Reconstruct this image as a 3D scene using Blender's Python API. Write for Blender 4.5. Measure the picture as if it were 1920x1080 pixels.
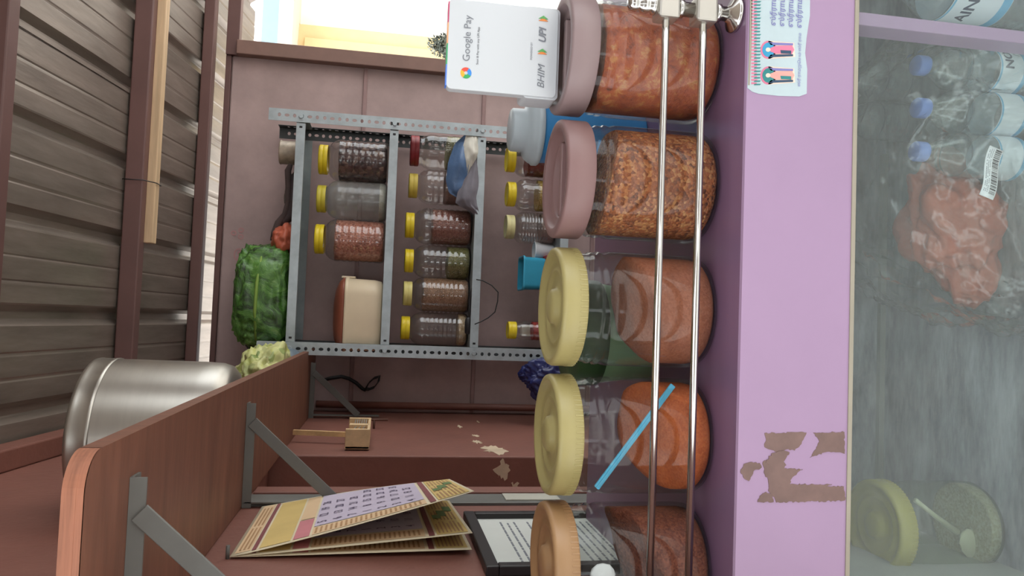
import bpy, bmesh, math, random
from mathutils import Vector, Matrix, noise
random.seed(7)
PI = math.pi
S = bpy.context.scene
COL = S.collection
for o in list(bpy.data.objects): bpy.data.objects.remove(o)

# ------------------------------------------------------------------ camera, world, exposure
# The phone was held sideways: the top of the world is at the left of the picture.
FPX = 1400.0
CAM = Vector((0, 0, 1.5))
PITCH, YAW, ROLL = math.radians(9.66), math.radians(2.616), math.radians(2.6)
FW = Vector((math.sin(YAW)*math.cos(PITCH), math.cos(YAW)*math.cos(PITCH), -math.sin(PITCH)))
_r = Vector((math.cos(YAW), -math.sin(YAW), 0)); _u = _r.cross(FW)
IR = -_u*math.cos(ROLL) + _r*math.sin(ROLL)
IU = _r*math.cos(ROLL) + _u*math.sin(ROLL)
cd = bpy.data.cameras.new('camera'); cd.sensor_width = 36; cd.lens = 36*FPX/1920
cd.clip_start = .02
cam = bpy.data.objects.new('camera', cd); COL.objects.link(cam)
mw = Matrix((IR, IU, -FW)).transposed().to_4x4(); mw.translation = CAM
cam.matrix_world = mw; S.camera = cam

w = bpy.data.worlds.new('overcast_sky'); S.world = w; w.use_nodes = True
bg = w.node_tree.nodes['Background']
bg.inputs[0].default_value = (.93, .97, 1, 1); bg.inputs[1].default_value = 1.0
sd = bpy.data.lights.new('sun', 'SUN'); sd.energy = 3.0; sd.angle = math.radians(12); sd.color = (1, .98, .95)
sun = bpy.data.objects.new('sun', sd); COL.objects.link(sun)
sun.rotation_euler = (math.radians(-32), math.radians(14), 0)   # high, from behind the shop: the roof shades the room
S.view_settings.view_transform = 'Standard'; S.view_settings.look = 'None'
S.view_settings.gamma = 1; S.view_settings.use_curve_mapping = False
S.view_settings.exposure = 1.85
try:
    S.cycles.transparent_max_bounces = 24; S.cycles.max_bounces = 10; S.cycles.diffuse_bounces = 5
except Exception: pass

def ray(x, y): return FW + IR*((x-960)/FPX) + IU*((540-y)/FPX)
def atY(x, y, Y): d = ray(x, y); return CAM + d*(Y/d.y)
def atX(x, y, X): d = ray(x, y); return CAM + d*(X/d.x)

# ------------------------------------------------------------------ materials
def lin(c):
    return tuple(((v/255)/12.92 if v/255 <= .04045 else ((v/255+.055)/1.055)**2.4) for v in c)
def L4(c, k=1.0): return tuple(min(1, v*k) for v in lin(c)) + (1,)
MATS = {}
def M(name, rgb, rough=.5, metal=0, var=.12, scale=12, stretch=(1, 1, 1), bump=0, bscale=None, spec=.5, rgb2=None, coat=0):
    if name in MATS: return MATS[name]
    m = bpy.data.materials.new(name); MATS[name] = m; m.use_nodes = True
    nt = m.node_tree; N = nt.nodes; Lk = nt.links; p = N['Principled BSDF']
    p.inputs['Roughness'].default_value = rough; p.inputs['Metallic'].default_value = metal
    p.inputs['Specular IOR Level'].default_value = spec; p.inputs['Coat Weight'].default_value = coat
    tc = N.new('ShaderNodeTexCoord'); mp = N.new('ShaderNodeMapping'); mp.inputs['Scale'].default_value = stretch
    Lk.new(tc.outputs['Object'], mp.inputs[0])
    nz = N.new('ShaderNodeTexNoise'); nz.inputs['Scale'].default_value = scale; nz.inputs['Detail'].default_value = 6
    nz.inputs['Roughness'].default_value = .6
    Lk.new(mp.outputs[0], nz.inputs['Vector'])
    cr = N.new('ShaderNodeValToRGB'); e = cr.color_ramp.elements
    e[0].position = .3; e[1].position = .7
    e[0].color = L4(rgb2) if rgb2 else L4(rgb, 1-var); e[1].color = L4(rgb, 1+var)
    Lk.new(nz.outputs['Fac'], cr.inputs[0]); Lk.new(cr.outputs[0], p.inputs['Base Color'])
    if bump:
        n2 = N.new('ShaderNodeTexNoise'); n2.inputs['Scale'].default_value = bscale or scale*3; n2.inputs['Detail'].default_value = 4
        Lk.new(mp.outputs[0], n2.inputs['Vector'])
        b = N.new('ShaderNodeBump'); b.inputs['Strength'].default_value = bump; b.inputs['Distance'].default_value = .004
        Lk.new(n2.outputs['Fac'], b.inputs['Height']); Lk.new(b.outputs[0], p.inputs['Normal'])
    return m
def grain(name, cols, scale, bump=.6, rough=.7, dist=.003, spec=.3):
    if name in MATS: return MATS[name]
    m = bpy.data.materials.new(name); MATS[name] = m; m.use_nodes = True
    nt = m.node_tree; N = nt.nodes; Lk = nt.links; p = N['Principled BSDF']
    p.inputs['Roughness'].default_value = rough; p.inputs['Specular IOR Level'].default_value = spec
    tc = N.new('ShaderNodeTexCoord')
    v = N.new('ShaderNodeTexVoronoi'); v.inputs['Scale'].default_value = scale
    Lk.new(tc.outputs['Object'], v.inputs['Vector'])
    sep = N.new('ShaderNodeSeparateColor'); Lk.new(v.outputs['Color'], sep.inputs[0])
    nz = N.new('ShaderNodeTexNoise'); nz.inputs['Scale'].default_value = scale*.12; nz.inputs['Detail'].default_value = 3
    Lk.new(tc.outputs['Object'], nz.inputs['Vector'])
    mx = N.new('ShaderNodeMath'); mx.operation = 'MULTIPLY_ADD'; mx.inputs[1].default_value = .6
    ad = N.new('ShaderNodeMath'); ad.operation = 'MULTIPLY'; ad.inputs[1].default_value = .45
    Lk.new(nz.outputs['Fac'], ad.inputs[0]); Lk.new(sep.outputs[0], mx.inputs[0]); Lk.new(ad.outputs[0], mx.inputs[2])
    cr = N.new('ShaderNodeValToRGB'); e = cr.color_ramp.elements
    while len(e) < len(cols): e.new(.5)
    for i, c in enumerate(cols):
        e[i].position = .12 + .76*i/(len(cols)-1)
        e[i].color = L4(c)
    Lk.new(mx.outputs[0], cr.inputs[0]); Lk.new(cr.outputs[0], p.inputs['Base Color'])
    b = N.new('ShaderNodeBump'); b.inputs['Strength'].default_value = bump; b.inputs['Distance'].default_value = dist; b.invert = True
    Lk.new(v.outputs['Distance'], b.inputs['Height']); Lk.new(b.outputs[0], p.inputs['Normal'])
    return m
def pulp(name, cols, scale, rough=.35, bump=.6, distort=.8, spec=.6):
    if name in MATS: return MATS[name]
    m = bpy.data.materials.new(name); MATS[name] = m; m.use_nodes = True
    nt = m.node_tree; N = nt.nodes; Lk = nt.links; p = N['Principled BSDF']
    p.inputs['Roughness'].default_value = rough; p.inputs['Specular IOR Level'].default_value = spec
    tc = N.new('ShaderNodeTexCoord'); nz = N.new('ShaderNodeTexNoise')
    nz.inputs['Scale'].default_value = scale; nz.inputs['Detail'].default_value = 9; nz.inputs['Roughness'].default_value = .68; nz.inputs['Distortion'].default_value = distort
    Lk.new(tc.outputs['Object'], nz.inputs['Vector'])
    cr = N.new('ShaderNodeValToRGB'); e = cr.color_ramp.elements
    while len(e) < len(cols): e.new(.5)
    for i, c in enumerate(cols): e[i].position = .30+.42*i/(len(cols)-1); e[i].color = L4(c)
    Lk.new(nz.outputs['Fac'], cr.inputs[0]); Lk.new(cr.outputs[0], p.inputs['Base Color'])
    b = N.new('ShaderNodeBump'); b.inputs['Strength'].default_value = bump; b.inputs['Distance'].default_value = .006
    Lk.new(nz.outputs['Fac'], b.inputs['Height']); Lk.new(b.outputs[0], p.inputs['Normal'])
    return m
def clear(name, tint=(235, 240, 238), haze=.06, rough=.05, gl=.55, f0=.05, hazecol=(220, 225, 220), wob=0, wscale=60):
    """thin clear plastic or glass: see-through, mirror-like towards the rim, a little dust"""
    if name in MATS: return MATS[name]
    m = bpy.data.materials.new(name); MATS[name] = m; m.use_nodes = True
    nt = m.node_tree; N = nt.nodes; Lk = nt.links
    N.remove(N['Principled BSDF']); out = N['Material Output']
    tr = N.new('ShaderNodeBsdfTransparent'); tr.inputs[0].default_value = L4(tint)
    g = N.new('ShaderNodeBsdfGlossy'); g.inputs['Roughness'].default_value = rough
    d = N.new('ShaderNodeBsdfDiffuse'); d.inputs[0].default_value = L4(hazecol)
    lw = N.new('ShaderNodeLayerWeight'); lw.inputs[0].default_value = .5
    pw = N.new('ShaderNodeMath'); pw.operation = 'POWER'; pw.inputs[1].default_value = 4
    ma = N.new('ShaderNodeMath'); ma.operation = 'MULTIPLY_ADD'; ma.inputs[1].default_value = gl; ma.inputs[2].default_value = f0
    Lk.new(lw.outputs['Facing'], pw.inputs[0]); Lk.new(pw.outputs[0], ma.inputs[0])
    tc = N.new('ShaderNodeTexCoord'); nz = N.new('ShaderNodeTexNoise'); nz.inputs['Scale'].default_value = wscale if wob else 25
    nz.inputs['Detail'].default_value = 3
    Lk.new(tc.outputs['Object'], nz.inputs['Vector'])
    hz = N.new('ShaderNodeMath'); hz.operation = 'MULTIPLY'; hz.inputs[1].default_value = haze*2
    Lk.new(nz.outputs['Fac'], hz.inputs[0])
    if wob:
        b = N.new('ShaderNodeBump'); b.inputs['Strength'].default_value = wob; b.inputs['Distance'].default_value = .01
        Lk.new(nz.outputs['Fac'], b.inputs['Height']); Lk.new(b.outputs[0], g.inputs['Normal'])
    m1 = N.new('ShaderNodeMixShader'); m2 = N.new('ShaderNodeMixShader')
    Lk.new(hz.outputs[0], m1.inputs[0]); Lk.new(tr.outputs[0], m1.inputs[1]); Lk.new(d.outputs[0], m1.inputs[2])
    Lk.new(ma.outputs[0], m2.inputs[0]); Lk.new(m1.outputs[0], m2.inputs[1]); Lk.new(g.outputs[0], m2.inputs[2])
    Lk.new(m2.outputs[0], out.inputs[0])
    return m

# ------------------------------------------------------------------ mesh helpers
class MB:
    def __init__(s): s.v = []; s.f = []; s.sm = []
    def add(s, vs, fs, smooth=False):
        b = len(s.v); s.v += [Vector(v) for v in vs]
        s.f += [tuple(i+b for i in f) for f in fs]; s.sm += [smooth]*len(fs); return s
    def box(s, a, b):
        x0, x1 = sorted((a[0], b[0])); y0, y1 = sorted((a[1], b[1])); z0, z1 = sorted((a[2], b[2]))
        return s.add([(x0, y0, z0), (x1, y0, z0), (x1, y1, z0), (x0, y1, z0), (x0, y0, z1), (x1, y0, z1), (x1, y1, z1), (x0, y1, z1)],
                     [(0, 3, 2, 1), (4, 5, 6, 7), (0, 1, 5, 4), (1, 2, 6, 5), (2, 3, 7, 6), (3, 0, 4, 7)])
    def bar(s, p, q, wid, thk, up=(0, 0, 1)):
        """box beam from p to q: wid along the side direction, thk along 'up'"""
        p, q = Vector(p), Vector(q); d = (q-p).normalized(); up = Vector(up)
        sd = d.cross(up).normalized(); u2 = sd.cross(d).normalized()
        c = []
        for e in (p, q):
            for a, b in ((-1, -1), (1, -1), (1, 1), (-1, 1)): c.append(e + sd*(a*wid/2) + u2*(b*thk/2))
        return s.add(c, [(3, 2, 1, 0), (4, 5, 6, 7), (0, 1, 5, 4), (1, 2, 6, 5), (2, 3, 7, 6), (3, 0, 4, 7)])
    def lathe(s, prof, c=(0, 0, 0), n=40, cap0=True, cap1=True, smooth=True, axis='Z', wob=None):
        c = Vector(c); vs = []; fs = []; m = len(prof)
        for j, (r, z) in enumerate(prof):
            for i in range(n):
                a = 2*PI*i/n; k = r*(wob(a, z) if wob else 1)
                v = Vector((k*math.cos(a), k*math.sin(a), z))
                if axis == 'X': v = Vector((v.z, v.x, v.y))
                if axis == 'Y': v = Vector((v.y, v.z, v.x))
                vs.append(c+v)
        for j in range(m-1):
            for i in range(n):
                i2 = (i+1) % n
                fs.append((j*n+i, j*n+i2, (j+1)*n+i2, (j+1)*n+i))
        s.add(vs, fs, smooth)
        b = len(s.v)-m*n
        if cap0 and prof[0][0] > 1e-6: s.f.append(tuple(b+i for i in reversed(range(n)))); s.sm.append(False)
        if cap1 and prof[-1][0] > 1e-6: s.f.append(tuple(b+(m-1)*n+i for i in range(n))); s.sm.append(False)
        return s
    def tube(s, pts, r, n=8, smooth=True):
        pts = [Vector(p) for p in pts]; rs = r if isinstance(r, (list, tuple)) else [r]*len(pts)
        vs = []; prev = None
        for i, p in enumerate(pts):
            t = (pts[min(i+1, len(pts)-1)]-pts[max(i-1, 0)]).normalized()
            if prev is None:
                a = Vector((0, 0, 1)) if abs(t.z) < .9 else Vector((1, 0, 0)); x = t.cross(a).normalized()
            else: x = (prev - t*prev.dot(t)).normalized()
            prev = x; y = t.cross(x)
            for k in range(n):
                a = 2*PI*k/n; vs.append(p + (x*math.cos(a)+y*math.sin(a))*rs[i])
        fs = [(i*n+k, i*n+(k+1) % n, (i+1)*n+(k+1) % n, (i+1)*n+k) for i in range(len(pts)-1) for k in range(n)]
        fs += [tuple(reversed(range(n))), tuple((len(pts)-1)*n+k for k in range(n))]
        return s.add(vs, fs, smooth)
    def grid(s, fn, nu, nv, smooth=True):
        vs = [fn(i/nu, j/nv) for j in range(nv+1) for i in range(nu+1)]
        fs = [(j*(nu+1)+i, j*(nu+1)+i+1, (j+1)*(nu+1)+i+1, (j+1)*(nu+1)+i) for j in range(nv) for i in range(nu)]
        return s.add(vs, fs, smooth)
    def prism(s, poly, f0, f1):
        """poly: list of 2-D points; f0/f1 map (a,b) to the two faces"""
        n = len(poly); vs = [f0(*p) for p in poly]+[f1(*p) for p in poly]
        fs = [tuple(reversed(range(n))), tuple(range(n, 2*n))]+[(i, (i+1) % n, (i+1) % n+n, i+n) for i in range(n)]
        return s.add(vs, fs)
    def ico(s, fn, sub=4):
        bm = bmesh.new(); bmesh.ops.create_icosphere(bm, subdivisions=sub, radius=1)
        bm.verts.index_update()
        s.add([fn(v.co.copy()) for v in bm.verts], [tuple(v.index for v in f.verts) for f in bm.faces], True); bm.free(); return s
    def build(s, name, mat, parent=None, origin=None, bevel=0, seg=2, solid=0, recalc=True):
        org = Vector(ORG[parent.name]) if parent else Vector(origin or (0, 0, 0))
        me = bpy.data.meshes.new(name)
        me.from_pydata([v-org for v in s.v], [], s.f); me.update()
        for p, q in zip(me.polygons, s.sm): p.use_smooth = q
        if bevel or recalc:
            bm = bmesh.new(); bm.from_mesh(me)
            if recalc: bmesh.ops.recalc_face_normals(bm, faces=bm.faces)
            if bevel: bmesh.ops.bevel(bm, geom=list(bm.edges), offset=bevel, segments=seg, affect='EDGES', profile=.5, clamp_overlap=True)
            bm.to_mesh(me); bm.free()
        me.materials.append(mat)
        o = bpy.data.objects.new(name, me); COL.objects.link(o)
        if parent: o.parent = parent
        else: o.location = org
        ORG[o.name] = tuple(org)
        if solid:
            md = o.modifiers.new('thickness', 'SOLIDIFY'); md.thickness = solid; md.offset = 0
        return o
ORG = {}
USED = set()
def tag(o, label, cat, group=None, kind=None):
    if label: o['label'] = label
    if cat: o['category'] = cat
    if group: o['group'] = group
    if kind: o['kind'] = kind
    return o
def thing(name, loc, label, cat, group=None):
    o = bpy.data.objects.new(name, None); COL.objects.link(o); o.location = loc; o.empty_display_size = .05
    ORG[o.name] = tuple(loc); return tag(o, label, cat, group)
def struct(o): o['kind'] = 'structure'; return o
def text(body, size, name, mat, parent, fn, extrude=0, align='CENTER', bold=0):
    """lettering as a mesh; fn maps flat letter coordinates (x right, y up) into the place"""
    cu = bpy.data.curves.new('t', 'FONT'); cu.body = body; cu.size = size; cu.align_x = align; cu.align_y = 'CENTER'
    cu.resolution_u = 3; cu.offset = bold
    t = bpy.data.objects.new('t', cu); COL.objects.link(t)
    bpy.context.view_layer.update()
    me = bpy.data.meshes.new_from_object(t.evaluated_get(bpy.context.evaluated_depsgraph_get()))
    b = MB(); b.add([fn(v.co.x, v.co.y) for v in me.vertices], [tuple(p.vertices) for p in me.polygons])
    bpy.data.objects.remove(t); bpy.data.meshes.remove(me); bpy.data.curves.remove(cu)
    return b.build(name, mat, parent, recalc=False)
def cyl(r, z0, z1, e=.001):
    return [(r-e, z0), (r, z0+e), (r, z1-e), (r-e, z1)]

# ------------------------------------------------------------------ palette
m_wallback = M('plum_painted_board', (172, 149, 146), .75, var=.16, scale=5, bump=.15, bscale=40)
m_bead = M('plum_beading', (150, 122, 120), .7, var=.2, scale=8)
m_red = M('red_oxide_paint', (124, 80, 69), .55, var=.14, scale=5, bump=.25, bscale=60)
m_reddark = M('maroon_painted_steel', (104, 74, 70), .5, var=.12, scale=5)
m_roof = M('dusty_steel_sheet', (140, 129, 120), .34, .5, var=.22, scale=7, stretch=(4, .6, 1), bump=.12, bscale=24)
m_ply = M('stained_plywood', (118, 77, 60), .5, var=.28, scale=7, stretch=(.6, 4, 1), bump=.08)
m_plyedge = M('raw_plywood_edge', (150, 96, 72), .6, var=.3, scale=30, stretch=(.3, 1, 8))
m_bracket = M('grey_bracket_paint', (108, 108, 104), .5, .2, var=.1)
m_galv = M('galvanised_slotted_angle', (178, 188, 192), .42, .55, var=.18, scale=14)
m_galvd = M('galvanised_shelf_pan', (140, 148, 150), .5, .5, var=.2, scale=9)
m_purple = M('lilac_laminate', (160, 132, 162), .32, var=.05, scale=4, spec=.5)
m_ptop = M('lilac_laminate_top_shaded', (120, 92, 118), .3, var=.05, scale=4, spec=.5)  # fascia laminate with the shade on the top put into its colour
m_cream = M('cream_edging', (154, 146, 130), .5, var=.06)
m_chrome = M('polished_steel', (205, 203, 198), .16, 1, var=.04)
m_alu = M('brushed_aluminium', (172, 168, 160), .34, .95, var=.06, scale=4, stretch=(1, 1, 14))
m_greywood = M('weathered_grey_board', (182, 188, 192), .75, var=.1, scale=9, stretch=(.8, 2.6, 2.6), bump=.3, bscale=40, rgb2=(104, 108, 116))
m_casewall = M('pale_grey_case_wall', (164, 168, 160), .75, var=.12, scale=4, bump=.1)
m_floor = M('cement_floor', (176, 172, 166), .85, var=.12, scale=4, bump=.2)
m_earth = M('pale_earth', (186, 184, 180), .9, var=.12, scale=1)
m_white = M('white_plastic', (232, 234, 236), .35, var=.02)
m_yellow = M('bright_yellow_lid', (232, 205, 40), .38, var=.04)
m_paley = M('pale_yellow_lid', (222, 208, 128), .4, var=.04)
m_lidy = M('straw_yellow_lid', (164, 152, 100), .4, var=.05, scale=20)
m_lidpeach = M('peach_lid', (164, 128, 90), .4, var=.06, scale=20)
m_lidm = M('mauve_lid', (134, 104, 102), .45, var=.05, scale=15)
m_lidg = M('pale_mauve_grey_lid', (142, 122, 122), .45, var=.05, scale=15)
m_lidr = M('dark_red_lid', (140, 44, 48), .4, var=.05)
m_black = M('black_plastic', (32, 30, 32), .45, var=.1)
m_jar = clear('clear_jar', tint=(242, 245, 243), haze=.016, f0=.028, gl=.7, rough=.06)
m_pet = clear('rippled_pet', tint=(242, 240, 238), haze=.03, rough=.10, gl=.6, f0=.10)
m_petdull = clear('dusty_pet', tint=(225, 225, 225), haze=.16, rough=.16, gl=.4, f0=.06)
m_pane = clear('display_glass', tint=(247, 251, 250), haze=.022, rough=.03, gl=.6, f0=.055)
m_bag = clear('clear_polythene', tint=(248, 250, 249), haze=.035, rough=.08, gl=1.0, f0=.065, wob=.3, wscale=30)
m_water = clear('clear_bottle', tint=(238, 244, 247), haze=.16, rough=.08, gl=.7, f0=.11)

# ------------------------------------------------------------------ the setting
XW, YB = -.374, 3.0                     # left wall plane, back wall plane
SL = .158                               # roof falls towards the back
def roofz(y): return 2.20 + (YB-y)*SL
struct(MB().box((-1.2, .79, -.06), (2.2, 3.4, 0)).build('floor', m_floor))
struct(MB().box((-14, -14, -.12), (16, 20, -.061)).build('ground', m_earth))

wb = struct(MB().box((XW-.08, YB+.004, 0), (1.03, YB+.06, 2.14)).build('wall_back', m_wallback))
seams = [0, .66, 1.135, 1.612, 2.122]
for i in range(4):
    for (xa, xb) in ((XW, 1.0),):
        MB().box((xa+.002, YB-.004, seams[i]+.004), (xb-.002, YB+.004, seams[i+1]-.004)).build('panel', m_wallback, wb, bevel=.0015)
for z in seams[1:4]:
    MB().box((XW, YB-.012, z-.008), (1.0, YB-.003, z+.008)).build('beading', m_bead, wb, bevel=.003)
# end post of the back wall and the frame over the open side
struct(MB().box((.985, 2.955, 0), (1.04, 3.05, 2.10)).build('trim_1', M('brown_frame_paint', (128, 98, 88), .6, var=.1), bevel=.003))
struct(MB().box((XW, 2.985, 2.122), (.985, 3.02, 2.142)).build('trim_2', m_reddark, bevel=.002))
struct(MB().box((.985, 2.975, 2.095), (1.5, 3.02, 2.142)).build('trim_5', m_reddark, bevel=.002))
# corner strips on the left
struct(MB().tube([(XW+.03, 2.965, 0), (XW+.03, 2.965, 1.74)], .014, 10).build('trim_3', m_red))

# left wall: far stretch, recess, near stretch
wl = struct(MB().box((XW-.12, 2.056, 0), (XW, YB+.06, 2.5)).build('wall_left', m_red, bevel=.004))
wl2 = struct(MB().box((XW-.12, .68, 0), (XW, 1.655, 2.9)).build('wall_left_near', m_red, bevel=.004))
struct(MB().box((XW-.16, 1.6, 0), (XW-.09, 2.1, 2.5)).build('wall_left_recess', m_red))
MB().box((XW-.002, 1.60, .9), (XW+.008, 1.652, 1.745)).build('edge_strip', m_red, wl2, bevel=.002)
gs = MB().box((XW-.002, 1.515, .9), (XW+.006, 1.592, 1.75)).build('grey_strip', m_bracket, wl2, bevel=.0015)
MB().box((XW+.005, 1.53, 1.12), (XW+.0085, 1.585, 1.235)).build('pale_tape', M('pale_tape', (178, 176, 164), .6), gs)
struct(MB().box((XW-.12, 1.65, 1.78), (XW-.0005, 2.06, 2.6)).build('wall_left_lintel', m_red))
struct(MB().box((1.22, .79, 0), (1.30, 1.45, 2.35)).build('added_wall_right', M('added_plum_partition', (176, 160, 156), .8, var=.06, scale=3)))  # added partition, out of view, to shape the light from the right
# patches of peeled paint on the convex corner
def blob_poly(cx, cy, rx, ry, n=24, rough=.72):
    return [(cx+rx*math.cos(2*PI*i/n)*(1-rough*random.random()), cy+ry*math.sin(2*PI*i/n)*(1-rough*random.random())) for i in range(n)]
m_bare = M('bare_plaster', (196, 176, 150), .8, var=.15)
for (y, z, ry, rz) in ((2.16, 1.165, .10, .045), (2.30, 1.20, .045, .02), (2.42, 1.19, .03, .015), (2.62, 1.22, .05, .009), (2.75, 1.14, .04, .007)):
    MB().prism(blob_poly(y, z, ry, rz), lambda a, b: (XW-.002, a, b), lambda a, b: (XW+.0012, a, b)).build('peeled_paint', m_bare, wl)
for (x, z, rx, rz) in ((XW-.035, 1.155, .035, .03), (XW-.085, 1.12, .02, .02)):
    MB().prism(blob_poly(x, z, rx, rz), lambda a, b: (a, 2.0548, b), lambda a, b: (a, 2.058, b)).build('peeled_paint', m_bare, wl)
# wall plate under the roof on the left
struct(MB().bar((XW+.025, .2, roofz(.2)-.05), (XW+.025, 3.0, roofz(3.0)-.05), .05, .06).build('trim_4', m_red, bevel=.004))

# roof: three trapezoid-rib steel sheets
ce = struct(MB().box((-1.3, .0, roofz(0)+.06), (2.5, .02, roofz(0)+.065)).build('ceiling', m_roof))
PHASE = .0445-atY(30, 207, 1.86).x % .234
def rib(x):
    t = ((x+PHASE) % .234)/.234
    for a, b_, h in ((.08, .30, .022), (.51, .55, .002), (.77, .81, .002)):
        if a < t < b_:
            e = min(t-a, b_-t)/((b_-a)*.3); return h*min(1, e)
    return 0
def sheet(x0, x1, y0, y1, dz):
    xs = []; x = x0
    while x < x1: xs.append(x); x += .0043
    xs.append(x1)
    b = MB(); n = len(xs); vs = []
    rows = 14
    for j in range(rows+1):
        y = y0+(y1-y0)*j/rows
        for x in xs:
            wv = .004*noise.noise(Vector((x*2.2, y*1.7, 3)))
            vs.append((x, y, roofz(y)+dz+rib(x)+wv))
    b.add(vs, [(j*n+i, j*n+i+1, (j+1)*n+i+1, (j+1)*n+i) for j in range(rows) for i in range(n-1)])
    return b.build('roof_sheet', m_roof, ce, solid=.0012, recalc=False)
sheet(-.55, .66, -.9, 3.46, 0); sheet(.64, 1.6, -.9, 3.46, .003); sheet(1.58, 2.5, -.9, 3.46, 0)  # front stretch over the camera is added, unseen, to cut sky light
# lap seam flashing
MB().bar((.655, -.1, roofz(-.1)-.002), (.655, 2.44, roofz(2.44)-.002), .012, .004).build('lap_edge', m_roof, ce)
# purlins
for k, (y, h) in enumerate(((-.6, .05), (.3, .05), (1.10, .05), (1.80, .05), (2.43, .052), (2.925, .04))):
    z = roofz(y)-h/2-.002
    struct(MB().box((XW-.1, y-.025, z-h/2), (2.5, y+.025, z+h/2)).build('roof_beam_%d' % (k+1), m_reddark, bevel=.004))
z = roofz(2.43)-.052-.001
zl = z-.004
lath = thing('wooden_lath', (.33, 2.475, zl), 'pale bare wood lath tied under the middle roof beam', 'lath')
MB().box((.20, 2.445, zl-.022), (2.4, 2.485, zl+.004)).build('batten', M('pale_wood', (206, 176, 140), .6, var=.2, scale=10, stretch=(.3, 4, 4)), lath, bevel=.002)
tie = MB().tube([(.385, 2.40, zl+.06), (.385, 2.397, zl-.0), (.385, 2.44, zl-.026), (.385, 2.49, zl-.026), (.385, 2.492, zl+.01)], .0016, 6)
tie.build('tie_wire', m_black, lath)

# ------------------------------------------------------------------ the counter with its glass case
CT, CF, CB = 1.104, .79, 1.39            # top height, front, back
XR = .78
ct = thing('shop_counter', (.1, 1.1, 0), 'lilac laminate shop counter with a glass display front', 'counter')
MB().box((XW+.002, CF, CT-.003), (XR, CB, CT)).build('counter_top', m_ptop, ct)
MB().box((XW+.002, CF+.018, CT-.022), (XR, CB, CT-.003)).build('top_board', m_greywood, ct)
fa = MB().box((XW+.002, CF, .966), (XR, CF+.018, CT-.003)).build('fascia', m_purple, ct)
MB().box((XW+.002, CF-.0015, .9615), (XR, CF+.018, .9665)).build('edging', m_cream, ct)
MB().box((XW+.002, CF+.006, .47), (XR, CB, .5)).build('case_floor', m_greywood, ct)
MB().box((XW+.002, CB-.02, .5), (XR, CB, CT-.022)).build('case_back', m_greywood, ct)
MB().box((XR-.018, CF+.01, .5), (XR, CB-.02, CT-.022)).build('case_side', m_casewall, ct)
MB().box((XW+.002, CF+.01, .5), (XW+.014, CB-.02, CT-.022)).build('case_side', m_casewall, ct)
MB().box((XW+.002, CF, 0), (XR, CF+.018, .495)).build('plinth', m_purple, ct)
mu = MB().box((.3725, CF+.012, .5), (.3885, CF+.045, .9665)).build('mullion', m_purple, ct, bevel=.001)
MB().box((XW+.004, CF+.0065, .495), (XR-.002, CF+.0105, .968)).build('glass_pane', m_pane, ct)
# dust smears and joint on the case floor
MB().box((XW+.02, CB-.03, .5), (.37, CB-.02, .512)).build('case_bead', m_casewall, ct)
# torn patch where the laminate film has come off
m_torn = M('brown_glue_film', (116, 92, 86), .7, var=.16, scale=40)
def fz(px, py): p = atY(px, py, CF); return (p.x, p.z)
torn = [
 [(1433,812),(1470,811),(1512,811),(1508,820),(1498,838),(1490,845),(1478,842),(1462,848),(1440,842),(1433,838),(1436,826)],
 [(1524,811),(1583,810),(1583,851),(1566,848),(1546,848),(1518,858),(1530,842),(1536,828)],
 [(1430,866),(1442,861),(1462,861),(1474,872),(1470,878),(1505,880),(1486,894),(1480,908),(1560,908),(1550,912),(1582,912),(1584,938),(1540,940),(1455,942),(1448,930),(1440,920),(1440,900),(1434,890)],
 [(1388,884),(1394,870),(1410,866),(1424,868),(1428,876),(1412,884),(1404,902),(1396,898)],
 [(1420,941),(1424,930),(1436,922),(1446,926),(1450,941)],
 [(1434,868),(1446,850),(1468,844),(1480,848),(1468,866),(1442,872)]]
def jag(poly, a=1.6):
    out = []
    for (x0, y0), (x1, y1) in zip(poly, poly[1:]+poly[:1]):
        n_ = max(1, int(math.hypot(x1-x0, y1-y0)/3.5))
        for k in range(n_):
            f = k/n_; e = a if 0 < k else 0
            out.append((min(1586, x0+(x1-x0)*f+random.uniform(-e, e)), y0+(y1-y0)*f+random.uniform(-e, e)))
    return out
for kk, poly in enumerate(torn):
    pp = [fz(*q) for q in jag(poly)]
    MB().prism(pp, lambda a, b: (a, CF-.0004-.00012*kk, b), lambda a, b: (a, CF+.002, b)).build('torn_patch', m_torn, fa)

# steel guard rail on the counter
gr = thing('guard_rail', (.372, .812, CT), 'polished steel guard rail of two rods along the counter front', 'rail')
px, py = .372, .813
prof = [(.020, CT), (.021, CT+.003), (.020, CT+.006), (.010, CT+.010), (.0085, CT+.014)]
MB().lathe(prof, (px, py, 0), 28).build('flange', m_chrome, gr)
MB().lathe([(.0085, CT+.01), (.0085, 1.204), (.0105, 1.206), (.0105, 1.209), (.0075, 1.211), (.0095, 1.216), (.0095, 1.222), (.006, 1.225), (.009, 1.229), (.008, 1.236), (.003, 1.239)], (px, py, 0), 24).build('post', m_chrome, gr)
for z in (1.192, 1.146):
    MB().box((px-.016, py-.013, z-.013), (px+.014, py+.013, z+.013)).build('clamp_block', M('cast_steel', (190, 186, 178), .35, .9, var=.08), gr, bevel=.003)
    MB().lathe([(.0105, .015), (.0105, .021)], (px, py, z-.035), 20).build('collar', m_chrome, gr)
    MB().lathe([(.0044, XW+.001), (.0044, .72)], (0, py, z), 18, axis='X').build('rod', m_chrome, gr)

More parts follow.
